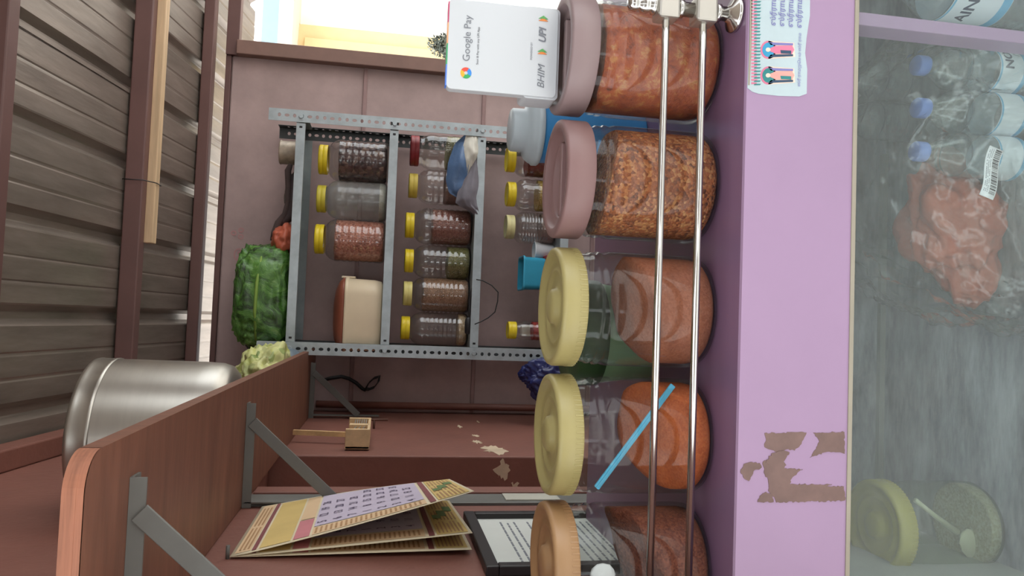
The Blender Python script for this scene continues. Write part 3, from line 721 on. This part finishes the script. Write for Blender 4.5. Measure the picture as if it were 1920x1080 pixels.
def pet_jar(x, y, z, h, r, label, lidmat, fill=None, level=.8, group=None, ribs=6, glass=None, lidr=.66, lidh=.030, tilt=0, name='plastic_jar', lump=0):
    t = thing(name, (x, y, z), label, 'jar', group); c = (x, y, z)
    hb = h-lidh
    prof = [(r*.80, 0), (r*.95, .004), (r, .014), (r, .03)]
    z0, z1 = .035, hb*.78
    for k in range(ribs):
        zz = z0+(z1-z0)*k/ribs; st_ = (z1-z0)/ribs
        prof += [(r, zz), (r*.965, zz+st_*.25), (r*.965, zz+st_*.4), (r, zz+st_*.65)]
    prof += [(r, z1), (r*.98, hb*.82), (r*.90, hb*.89), (r*.76, hb*.945), (r*lidr*.98, hb*.965), (r*lidr*.94, hb*.97), (r*lidr*.94, hb+.008)]
    MB().lathe(prof, c, 40, cap1=False).build('body', glass or m_pet, t)
    rl = r*lidr*1.05
    b = MB().lathe([(rl*.98, hb-.002), (rl, hb), (rl, hb+lidh*.45), (rl*.97, hb+lidh*.5), (rl, hb+lidh*.55), (rl, h-.003), (rl*.95, h), (rl*.9, h-.0015), (.0005, h-.0015)], c, 40, cap0=False).build('lid', lidmat, t)
    if fill:
        zt = hb*level
        rr_ = r*.945
        def hf(px_, py_): return min(zt, hb*.80)+tilt*px_+plank_noise(px_, py_, x*9, 20, .004)
        heap('contents', fill, t, rr_, hf, 36, 6, .006, lump)
    return t
G2, G3, G4 = 'jars on the second rack shelf', 'jars on the third rack shelf', 'jars on the fourth rack shelf'
g_dark = grain('dark_dried_fruit', [(48, 26, 30), (70, 40, 42), (86, 54, 52), (150, 120, 104)], 58, .9, .5, .008)
g_nut = grain('pink_peanuts', [(150, 92, 76), (186, 118, 98), (204, 136, 114), (218, 158, 136)], 130, .9, .6, .005)
g_seed = grain('brown_seeds', [(122, 76, 66), (150, 98, 86), (166, 112, 98)], 260, .6, .8)
g_mung = grain('green_gram', [(90, 92, 48), (118, 120, 64), (138, 138, 82)], 200, .8, .6)
g_cori = grain('tan_coriander_seeds', [(130, 98, 72), (158, 122, 94), (176, 138, 108)], 200, .8, .7)
g_cream = grain('cream_pulses', [(176, 150, 112), (204, 180, 144), (220, 198, 166)], 150, .8, .7)
g_chili = grain('dark_red_chilli', [(84, 26, 22), (116, 36, 30), (134, 50, 42)], 90, .8, .5)
g_dusk = grain('dusky_powder', [(120, 98, 92), (136, 112, 104), (148, 124, 114)], 300, .3, .9, .001)
g_pale = grain('pale_flour_layer', [(196, 190, 166), (210, 204, 182), (220, 214, 194)], 300, .3, .9, .001)
def jx(px, py, Y): return atY(px, py, Y).x
YJ = 2.80
pet_jar(jx(670, 304, YJ), YJ, SZ[1], .252, .078, 'yellow-lidded jar of dark dried fruit on the second shelf', m_yellow, g_dark, .98, G2)
pet_jar(jx(670, 377, YJ), YJ, SZ[1], .252, .072, 'cloudy empty yellow-lidded jar on the second shelf', M('dull_yellow_lid', (206, 190, 62), .45, var=.05), g_pale, .075, G2, glass=m_petdull, ribs=4)
pet_jar(jx(670, 452, YJ), YJ, SZ[1], .252, .078, 'yellow-lidded jar full of pink peanuts on the second shelf', m_yellow, g_nut, .98, G2)
hb_ = thing('hot_box', (.003, 2.80, SZ[1]), 'cream insulated food box with a brown domed lid on the second shelf', 'food box')
def rounded(w_, d_, r_, n=6): return rrect(-w_/2, w_/2, -d_/2, d_/2, r_, n)
m_creamp = M('cream_plastic', (224, 206, 176), .4, var=.04); m_brownp = M('brown_plastic', (140, 78, 58), .4, var=.05)
def loft(layers, c, name, mat, parent):
    b = MB(); n = len(layers[0][0]); vs = []
    for pl, z in layers: vs += [(c[0]+a, c[1]+b_, c[2]+z) for a, b_ in pl]
    fs = [(j*n+i, j*n+(i+1) % n, (j+1)*n+(i+1) % n, (j+1)*n+i) for j in range(len(layers)-1) for i in range(n)]
    b.add(vs, fs, True); b.f += [tuple(reversed(range(n))), tuple((len(layers)-1)*n+i for i in range(n))]; b.sm += [False, False]
    return b.build(name, mat, parent)
hc = (.003, 2.815, SZ[1])
loft([(rounded(.225, .20, .05), 0), (rounded(.248, .22, .06), .006), (rounded(.258, .23, .06), .03), (rounded(.262, .234, .06), .120), (rounded(.270, .242, .06), .122), (rounded(.270, .242, .06), .133)], hc, 'body', m_creamp, hb_)
loft([(rounded(.262, .234, .06), .133), (rounded(.266, .238, .06), .139), (rounded(.24, .21, .06), .154), (rounded(.18, .15, .05), .168), (rounded(.10, .08, .03), .174)], hc, 'lid', m_brownp, hb_)
MB().box((.135, 2.77, SZ[1]+.10), (.143, 2.85, SZ[1]+.150)).build('clip', m_creamp, hb_, bevel=.002)

pet_jar(jx(830, 287, YJ), YJ, SZ[2], .240, .066, 'red-lidded clear jar with a little green inside on the third shelf', m_lidr, grain('pale_green_pulses', [(130, 130, 96), (150, 150, 112), (166, 166, 128)], 200, .6, .7), .50, G3, ribs=3, lidr=.82)
pet_jar(jx(830, 352, YJ), YJ, SZ[2], .240, .066, 'dusty yellow-lidded jar of dusky powder behind the blue bag', M('mustard_yellow_lid', (214, 190, 84), .45, var=.05), g_dusk, .50, G3, glass=m_pet)
pet_jar(jx(830, 426, YJ), YJ, SZ[2], .246, .068, 'yellow-lidded jar of reddish brown seeds on the third shelf', m_yellow, g_seed, .68, G3)
pet_jar(jx(830, 492, YJ), YJ, SZ[2], .243, .063, 'yellow-lidded jar a third full of green gram', m_yellow, g_mung, .40, G3)
pet_jar(jx(830, 553, YJ), YJ, SZ[2], .243, .065, 'pale-yellow-lidded jar of tan seeds on the third shelf', m_paley, g_cori, .83, G3, ribs=8)
pet_jar(jx(830, 617, YJ), YJ, SZ[2], .246, .062, 'yellow-lidded jar with a thin layer of cream pulses', m_yellow, g_cream, .16, G3, ribs=8)

pet_jar(jx(1000, 303, YJ), YJ, SZ[3], .196, .062, 'yellow-lidded jar of dark red chilli beside the blue bucket', m_yellow, g_chili, .70, G4, ribs=3, lidr=.72)
pet_jar(jx(1000, 367, YJ), YJ, SZ[3], .190, .062, 'yellow-lidded clear jar with a yellow layer on the fourth shelf', m_yellow, grain('yellow_pulses', [(170, 140, 60), (190, 160, 80), (200, 176, 96)], 160, .8, .7), .45, G4, ribs=2, lidr=.72)
pet_jar(jx(1000, 428, YJ), YJ, SZ[3], .190, .060, 'cream-lidded rippled clear jar on the fourth shelf', M('cream_lid', (214, 206, 150), .45, var=.05), g_dusk, .35, G4, ribs=8, lidr=.72)
pet_jar(-.032, 2.77, SZ[3], .172, .036, 'slim yellow-lidded spice jar with a red band near the left post', m_yellow, grain('red_band_spice', [(130, 30, 30), (160, 44, 40), (170, 60, 50)], 120, .5, .6), .55, G4, ribs=3, lidr=.86)
# stacked tubs and cup
tu = thing('turquoise_tub', (.182, 2.78, .915), 'turquoise plastic tub on top of the red box', 'tub')
loft([(rounded(.108, .098, .015), .0), (rounded(.116, .106, .015), .004), (rounded(.122, .112, .018), .078), (rounded(.130, .118, .018), .080), (rounded(.130, .118, .018), .087), (rounded(.118, .108, .016), .087), (rounded(.105, .095, .015), .03)],
     (.184, 2.78, .909), 'body', M('turquoise_plastic', (56, 158, 190), .4, var=.05), tu)
rb = thing('red_box', (.182, 2.78, SZ[3]), 'red plastic box under the turquoise tub', 'box')
loft([(rounded(.12, .11, .015), 0), (rounded(.126, .116, .015), .004), (rounded(.130, .12, .015), .030), (rounded(.138, .128, .015), .031), (rounded(.138, .128, .015), .0405)], (.184, 2.78, SZ[3]), 'body', M('red_plastic', (176, 44, 52), .4, var=.05), rb)
cu = thing('white_cup', (.278, 2.80, SZ[3]), 'white tapered cup beside the turquoise tub', 'cup')
MB().lathe([(.022, 0), (.024, .002), (.034, .072), (.036, .073), (.036, .076), (.033, .076), (.023, .004), (.0005, .004)], (.275, 2.80, SZ[3]), 32).build('body', m_white, cu)
tag(MB().box((-.055, 2.86, SZ[3]), (-.012, 2.90, SZ[3]+.10)).build('paper_packet', M('cream_paper', (214, 206, 184), .7, var=.06), origin=(-.03, 2.88, SZ[3]), bevel=.004), 'cream paper packet behind the slim spice jar', 'packet')

# blue and grey bag on the third shelf, with its white patch
gb = thing('cloth_bundle', (.60, 2.71, SZ[2]), 'blue polythene and grey cloth bundle lying on the third shelf edge', 'bundle')
m_bp = M('blue_polythene', (84, 112, 150), .3, var=.15, scale=20, bump=.3); m_gc = M('grey_cloth', (120, 116, 124), .8, var=.12, scale=20, bump=.3); m_wc = M('pale_cloth', (206, 202, 190), .8, var=.08, scale=20, bump=.2)
def drape(outline_f, y0, bulge, seed):
    def f(i, j):
        p = outline_f(i, j); bu = math.sin(PI*i)*math.sin(PI*j)
        q = atY(p[0], p[1], y0); q.y -= bulge*bu*(1+.5*noise.noise(Vector((i*4, j*4, seed))))+.006*(noise.noise(Vector((i*9, j*3, seed)))); return q
    return f
def quad(a, b, c, d):
    return lambda i, j: tuple((a[k]*(1-i)+b[k]*i)*(1-j)+(d[k]*(1-i)+c[k]*i)*j for k in (0, 1))
def lens(p):     # outline polygon sampled: left edge list and right edge list
    lft, rgt = p
    def at(lst, t):
        k = t*(len(lst)-1); a = int(min(k, len(lst)-2)); u = k-a
        return (lst[a][0]*(1-u)+lst[a+1][0]*u, lst[a][1]*(1-u)+lst[a+1][1]*u)
    return lambda i, j: tuple(at(lft, j)[k]*(1-i)+at(rgt, j)[k]*i for k in (0, 1))
YC = 2.705
def pillow(out, y0, b0, seed, nm, mt):
    b = MB(); b.grid(drape(out, y0, b0, seed), 14, 22); b.grid(drape(out, y0+.004, -.02, seed+3), 14, 22); b.build(nm, mt, gb, recalc=False)
pillow(lens(([(872, 252), (852, 270), (840, 305), (836, 340), (842, 362), (856, 370)], [(884, 252), (892, 280), (893, 310), (888, 335), (880, 352), (866, 370)])), YC, .030, 1, 'blue_polythene', m_bp)
pillow(lens(([(874, 252), (868, 275), (866, 298), (870, 318), (874, 330)], [(898, 252), (899, 270), (900, 286), (892, 300), (876, 330)])), YC-.018, .022, 5, 'pale_cloth', m_wc)
pillow(lens(([(884, 302), (870, 330), (858, 360), (854, 380), (864, 388), (882, 396), (894, 408)], [(896, 296), (899, 315), (900, 340), (899, 365), (897, 385), (899, 396), (902, 406)])), YC-.016, .024, 8, 'grey_cloth', m_gc)

# charger cable on the third shelf
ch = thing('charger_cable', (.05, 2.72, SZ[2]), 'black charger with a cable loop hanging below the third shelf', 'cable')
A = [atY(x, y, 2.672) for x, y in [(893, 524), (905, 526), (922, 535), (934, 548), (933, 565), (928, 585), (915, 596), (902, 603), (890, 608)]]
MB().tube(A, .0022, 6).build('cable_loop', m_black, ch)
B = [atY(x, y, 2.70) for x, y in [(893, 524), (886, 540), (881, 560), (880, 580), (882, 596), (886, 612)]]
MB().tube(B, [.0035, .0045, .005, .005, .006, .005], 8).build('cable_run', m_black, ch)
p = atY(878, 610, 2.70)
MB().lathe([(.008, -.032), (.012, -.026), (.013, 0), (.012, .022), (.006, .030)], p, 14, axis='X').build('adapter', m_black, ch)

# things on the top shelf
gn = thing('green_sack', (.06, 2.81, SZ[0]), 'bulging green plastic sack on the top rack shelf', 'sack')
def sack(v):
    k = 1+.12*noise.noise(v*1.8+Vector((4, 0, 0)))+.09*(1-2*abs(noise.noise(v*3.1)))+.05*(1-2*abs(noise.noise(v*6.5)))+.03*noise.noise(v*13)
    bx = lambda a: math.copysign(abs(a)**.6, a)
    p = Vector((.058+bx(v.x)*.168*k, 2.815+bx(v.y)*.105*k, SZ[0]+.093+bx(v.z)*.098*k)); p.z = max(p.z, SZ[0]+.001); p.y = min(p.y, 2.945); return p
m_gsack = pulp('green_film', [(34, 46, 28), (50, 76, 38), (74, 118, 50), (98, 146, 66), (150, 176, 110)], 14, .24, .9, 1.5)
MB().ico(sack, 5).build('sack_body', m_gsack, gn)
MB().tube([(-.10, 2.725, SZ[0]+.105), (0, 2.70, SZ[0]+.11), (.10, 2.70, SZ[0]+.108), (.20, 2.725, SZ[0]+.10)], [.004, .006, .006, .004], 8).build('fold', M('light_green_film', (128, 158, 70), .35, var=.15), gn)
og = thing('orange_bag', (.27, 2.80, SZ[0]), 'crumpled orange net bag beside the green sack on the top shelf', 'bag')
crumple((.262, 2.80, SZ[0]+.034), (.060, .07, .040), 12, .3, 4, SZ[0]+.001).build('bag_body', M('orange_film', (190, 98, 72), .45, var=.25, scale=20, bump=.4), og)
dk = thing('dark_strap', (.36, 2.79, SZ[0]), 'dark rolled cloth strap lying along the top shelf', 'strap')
P_ = [atY(x, y, 2.79) for x, y in [(512, 452), (516, 436), (522, 418), (534, 402), (540, 380), (541, 350), (540, 320), (545, 308)]]
MB().tube(P_, [.011, .014, .013, .010, .010, .011, .012, .008], 10).build('strap', M('dark_cloth', (78, 64, 62), .85, var=.2, scale=30, bump=.3), dk)
P_ = [atY(x, y, 2.80) for x, y in [(520, 425), (530, 415), (545, 405), (548, 372), (550, 330)]]
MB().tube(P_, [.008, .018, .020, .016, .010], 10).build('fold', M('dark_cloth_fold', (70, 58, 58), .85, var=.2, scale=30, bump=.3), dk)
tn = thing('steel_tin', (.588, 2.82, SZ[0]), 'short dull steel tin at the right end of the top shelf', 'tin')
MB().lathe([(.040, 0), (.043, .003), (.044, .006), (.043, .010), (.043, .062), (.045, .066), (.043, .070), (.041, .068), (.0005, .067)], (.588, 2.82, SZ[0]), 36).build('body', M('stained_steel', (178, 164, 146), .45, .3, var=.35, scale=30), tn)
gc = crumple((.44, 2.86, SZ[0]+.022), (.07, .05, .026), 21, .3, 4, SZ[0]+.001).build('grey_net_bag', M('grey_net', (108, 100, 96), .7, var=.3, scale=60), origin=(.44, 2.86, SZ[0]))
tag(gc, 'small crumpled grey bag behind the dark strap on the top shelf', 'bag')

# blue bag hung on the left rack post
bb = crumple((-.195, 2.655, .90), (.062, .028, .085), 31, .4, 5).build('navy_bag', M('navy_polythene', (38, 44, 96), .28, var=.3, scale=14, bump=.4), origin=(-.17, 2.66, .82))
tag(bb, 'shiny navy blue plastic bag hanging by the left rack post', 'bag')

# ------------------------------------------------------------------ on the back and left walls
cb = thing('coiled_wire', (-.25, 2.985, 1.6), 'dark twisted wire with a looped end on the plum back wall', 'wire')
Pw = [atY(x, y, 2.982) for x, y in [(600, 714), (620, 709), (640, 706), (655, 710), (668, 718), (680, 729), (686, 732)]]
MB().tube(Pw, [.006, .007, .007, .007, .007, .007, .006], 8).build('wire_bundle', m_black, cb)
for k in range(3):
    Pl = [atY(x+k*1.5, y-k*2, 2.978+k*.003) for x, y in [(684, 731), (690, 720), (700, 711), (710, 708), (708, 718), (700, 728), (690, 732), (684, 731)]]
    MB().tube(Pl, .0022, 6).build('wire_loop', m_black, cb)
# chalked sign on the back wall
oc = atY(447, 458, YB-.006)
text('ஓ  ஃ', .055, 'chalk_sign', M('pink_chalk', (188, 140, 140), .9), wb, lambda a, b: (oc.x+a, YB-.0055, oc.z+b))

# mouse trap hung from a stick on the left wall
tr = thing('mouse_trap', (XW, 2.25, 1.58), 'small wooden mouse trap hung on a stick from the left wall', 'trap')
m_tw = M('trap_wood', (214, 184, 142), .65, var=.2, scale=30, stretch=(1, 5, 1))
TY0, TY1 = 2.13, 2.30
tx = -.338
t0 = atY(645, 858, 2.12); t1 = atY(694, 858, 2.12)
MB().box((XW+.004, TY0, t1.z+.004), (XW+.060, TY0+.012, t0.z)).build('end_block', m_tw, tr, bevel=.002)
MB().box((XW+.004, TY0+.23, t1.z+.004), (XW+.060, TY0+.242, t0.z)).build('end_block', m_tw, tr, bevel=.002)
MB().box((XW+.004, TY0, t1.z+.004), (XW+.012, TY0+.24, t0.z)).build('back_board', m_tw, tr, bevel=.001)
MB().box((XW+.004, TY0+.012, t1.z+.004), (XW+.058, TY0+.23, t1.z+.012)).build('floor_board', m_tw, tr, bevel=.001)
MB().box((XW+.048, TY0+.10, t1.z+.008), (XW+.058, TY0+.13, t0.z-.006)).build('cross_piece', m_tw, tr, bevel=.001)
for k in range(6):
    z_ = t1.z+.018+k*.0065
    MB().tube([(XW+.052, TY0+.13, z_), (XW+.056, TY0+.235, z_)], .0013, 6).build('cage_wire', m_galv, tr)
for k in range(3):
    z_ = t1.z+.02+k*.012
    MB().tube([(XW+.050, TY0+.012, z_), (XW+.054, TY0+.06, z_+.004), (XW+.052, TY0+.10, z_)], .0013, 6).build('spring_wire', m_galv, tr)
stk = tag(MB().bar((XW+.028, 2.24, t0.z+.001), (XW+.028, 2.27, PZ0-.006), .012, .014, up=(1, 0, 0)).build('hanging_stick', M('split_bamboo', (206, 172, 124), .65, var=.3, scale=18), origin=(XW+.02, 2.26, t0.z)), 'pale split bamboo stick the mouse trap hangs from', 'stick')
nb = thing('rusty_hinge', (XW, 2.62, 1.49), 'rusty hinge bolt sticking out below the far shelf bracket', 'bolt')
MB().tube([(XW-.002, 2.55, 1.515), (XW+.030, 2.55, 1.515)], .004, 8).build('pin', M('rusty_iron', (92, 60, 48), .7, var=.2), nb)
MB().tube([(XW+.030, 2.55, 1.47), (XW+.030, 2.55, 1.56)], .004, 8).build('bar', MATS['rusty_iron'], nb)

# wall calendar
ca = thing('wall_calendar', (XW, 1.19, 1.71), 'open paper wall calendar of printed date grids on the red left wall', 'calendar')
CY0, CY1, CZ0, CZ1 = 1.195, 1.500, 1.712, 1.345
def page(l0, l1, dy=0):
    def f(s, t, o=0):
        a = (l0*(1-s)+l1*s)*t**1.1+.006*math.sin(PI*t)*s
        return Vector((XW+.004+a+o, CY0+(CY1-CY0)*s+dy*t*s, CZ1+(CZ0-CZ1)*(1-t)+.01*t*s))
    return f
m_pp = M('calendar_paper', (214, 202, 172), .7, var=.04); m_py = M('calendar_yellow', (204, 178, 112), .7, var=.08); m_pl = M('calendar_lilac', (190, 180, 198), .7, var=.05)
m_pr = M('calendar_maroon', (128, 72, 74), .7, var=.08); m_po = M('calendar_orange', (214, 184, 146), .7, var=.06); m_ppk = M('calendar_rose', (190, 120, 126), .7); m_pk = M('calendar_ink', (96, 84, 110), .7)
m_pg = M('calendar_green', (96, 120, 72), .7); m_pt = M('calendar_text', (170, 132, 92), .7)
def cal_page(f, front, nrow):
    pg = MB().grid(lambda i, j: f(i, j), 10, 14).build('page', m_pp, ca, solid=.0006, recalc=False)
    def patch(s0, s1, t0, t1, m, nm, o=.0012): MB().grid(lambda i, j: f(s0+(s1-s0)*i, t0+(t1-t0)*j, o), 6, 4).build(nm, m, pg, recalc=False)
    patch(.03, .97, .015, .075, m_po, 'print_block'); patch(.02, .98, .082, .100, m_pr, 'print_band', .0014)
    patch(.03, .97, .11, .235, m_py, 'print_block'); patch(.03, .40, .245, .31, m_ppk, 'print_block'); patch(.42, .97, .245, .31, m_po, 'print_block')
    patch(.20, .97, .32, .80, m_pl, 'date_grid'); patch(.03, .18, .32, .80, m_po, 'print_block')
    patch(.02, .98, .815, .84, m_pr, 'print_band', .0014); patch(.03, .97, .85, .985, m_py, 'print_block')
    lines = MB()
    for k in range(7):
        t0 = .86+k*.017
        for s0 in (.05, .36, .67): lines.grid(lambda i, j: f(s0+(.27 if k % 3 else .22)*i, t0+.007*j, .0018), 4, 1)
    for k in range(3):
        for s0 in (.06, .5): lines.grid(lambda i, j: f(s0+.40*i, .026+k*.017+.008*j, .0018), 4, 1)
    for k in range(22):
        lines.grid(lambda i, j: f(.05+.11*i, .33+k*.021+.009*j, .0018), 2, 1)
    lines.build('print_lines', m_pt, pg, recalc=False)['kind'] = 'stuff'
    pic = MB(); 
    for (s0, s1, t0, t1) in ((.40, .50, .86, .90), (.46, .62, .89, .93), (.60, .74, .93, .97)): pic.grid(lambda i, j: f(s0+(s1-s0)*i, t0+(t1-t0)*j, .0022), 2, 2)
    pic.build('small_picture', m_pg, pg, recalc=False)['kind'] = 'stuff'
    starts = [5, 6, 7, 1, 2, 3, 4]
    for r in range(7):
        for c_ in range(5):
            d = starts[r]+7*c_-(0 if starts[r] > 4 else 0)
            if d > 31: continue
            sc_ = .27+.155*c_; tc2 = .352+.066*r
            text(str(d), .021, 'date', m_pk, pg, lambda a, b: f(sc_+a/(CY1-CY0), tc2-b/(CZ0-CZ1), .002), bold=.0003)
cal_page(page(.006, .003), False, 7)
cal_page(page(.032, .010), False, 7)
cal_page(page(.098, .050, .01), True, 7)
MB().lathe([(.003, 0), (.003, .02)], (XW, 1.20, 1.716), 10, axis='X').build('nail', m_bracket, ca)

# framed certificate
fr = thing('framed_certificate', (XW, 1.26, 1.05), 'black framed white certificate on the left wall below the calendar', 'picture frame')
FY0, FY1, FZ0, FZ1 = 1.095, 1.412, 1.02, 1.336; fwid = .020
m_frame = M('black_frame', (38, 34, 36), .4, var=.1)
for (a0, a1, b0, b1) in ((FY0, FY1, FZ1-fwid, FZ1), (FY0, FY1, FZ0, FZ0+fwid), (FY0, FY0+fwid, FZ0+fwid, FZ1-fwid), (FY1-fwid, FY1, FZ0+fwid, FZ1-fwid)):
    MB().box((XW+.001, a0, b0), (XW+.016, a1, b1)).build('frame_side', m_frame, fr, bevel=.002)
pa = MB().box((XW+.001, FY0+fwid, FZ0+fwid), (XW+.006, FY1-fwid, FZ1-fwid)).build('paper', M('certificate_paper', (214, 218, 212), .5, var=.03), fr)
ln = MB()
for k in range(16):
    z_ = FZ1-fwid-.045-k*.0125
    if k in (3, 8): continue
    y = FY0+.045
    while y < FY1-.05:
        wl_ = random.uniform(.008, .03); ln.box((XW+.006, y, z_), (XW+.0066, min(y+wl_, FY1-.045), z_+.0032)); y += wl_+.005
ln.build('text_lines', m_tgrey, pa)['kind'] = 'stuff'

# ------------------------------------------------------------------ outdoors, seen past the back wall
m_wht = M('sunlit_whitewash', (240, 238, 232), .85, var=.03, scale=2, bump=.2, bscale=30)
m_pb = M('pale_blue_plaster', (150, 184, 206), .85, var=.05, scale=5, bump=.3, bscale=40); m_be = M('beige_plaster', (226, 216, 196), .85, var=.04)
m_yw = M('yellow_painted_door', (220, 196, 146), .7, var=.05)
YH = 6.0
def Z(px): return atY(px, 50, YH).z
def Xp(py): return atY(650, py, YH).x
ho = thing('white_house', (3.2, YH, 0), 'sunlit white house with a pale blue parapet beyond the back wall', 'house')
MB().box((1.4, YH+.10, -.06), (7.5, YH+2.5, Z(560))).build('wall', m_wht, ho)
MB().box((1.4, YH-.35, Z(535)), (7.5, YH-.2, Z(506))).build('parapet', m_pb, ho)
MB().box((1.4, YH-.35, Z(560)), (7.5, YH+2.5, Z(535))).build('roof_slab', m_be, ho)
dr = MB().box((1.55, YH+.02, -.06), (Xp(52), YH+.10, Z(556))).build('door_frame', m_yw, ho)
MB().box((1.65, YH-.01, -.06), (Xp(78), YH+.02, Z(572))).build('door_leaf', m_yw, ho, bevel=.006)
MB().box((1.70, YH-.02, Z(740)), (Xp(101), YH, Z(605))).build('grey_pane', M('grey_glass', (150, 162, 158), .2, var=.05), ho)
MB().box((1.70, YH-.02, Z(840)), (Xp(101), YH, Z(760))).build('grey_pane', MATS['grey_glass'], ho)
sb = thing('dark_shrub', (1.6, 4.6, 0), 'dark clipped shrub outdoors behind the payment stand', 'shrub')
sc0 = atY(826, 92, 4.6)
lf = MB(); random.seed(3)
for k in range(1500):
    d = Vector((random.gauss(0, 1), random.gauss(0, 1), random.gauss(0, 1))).normalized()*random.uniform(.6, 1)
    p = sc0+Vector((d.x*.085+.02, d.y*.085, d.z*.19-.10)); u = Vector((random.gauss(0, 1), random.gauss(0, 1), random.gauss(0, 1))).normalized(); v = u.cross(d).normalized()
    lf.add([p-u*.016, p+v*.006, p+u*.016, p-v*.006], [(0, 1, 2, 3)])
o = lf.build('foliage', M('dark_leaves', (72, 78, 66), .6, var=.3, scale=20), sb, recalc=False); o['kind'] = 'stuff'
MB().tube([(sc0.x, 4.6, -.06), (sc0.x+.01, 4.6, sc0.z*.6), (sc0.x+.02, 4.6, sc0.z-.05)], [.02, .016, .008], 8).build('trunk', M('bark', (96, 78, 62), .9, var=.2), sb)

# added unseen houses behind the photographer: dark, with a gap, to shape reflections
m_st = M('added_house_plaster', (84, 78, 74), .85, var=.15, scale=1.5)
for k, (xa, xb, h_) in enumerate(((-9, -1.55, 5.4), (-.35, 8, 5.0))):
    hs = struct(MB().box((xa, -9, -.06), (xb, -6, h_)).build('added_street_house', m_st))
    MB().box((xa-.1, -9.1, h_), (xb+.1, -5.7, h_+.15)).build('roof_slab', m_st, hs)
    for i in range(4):
        x0 = xa+.7+i*(xb-xa-1)/4
        MB().box((x0, -6.02, 1.0), (x0+.8, -5.99, 2.2)).build('window', m_black, hs)
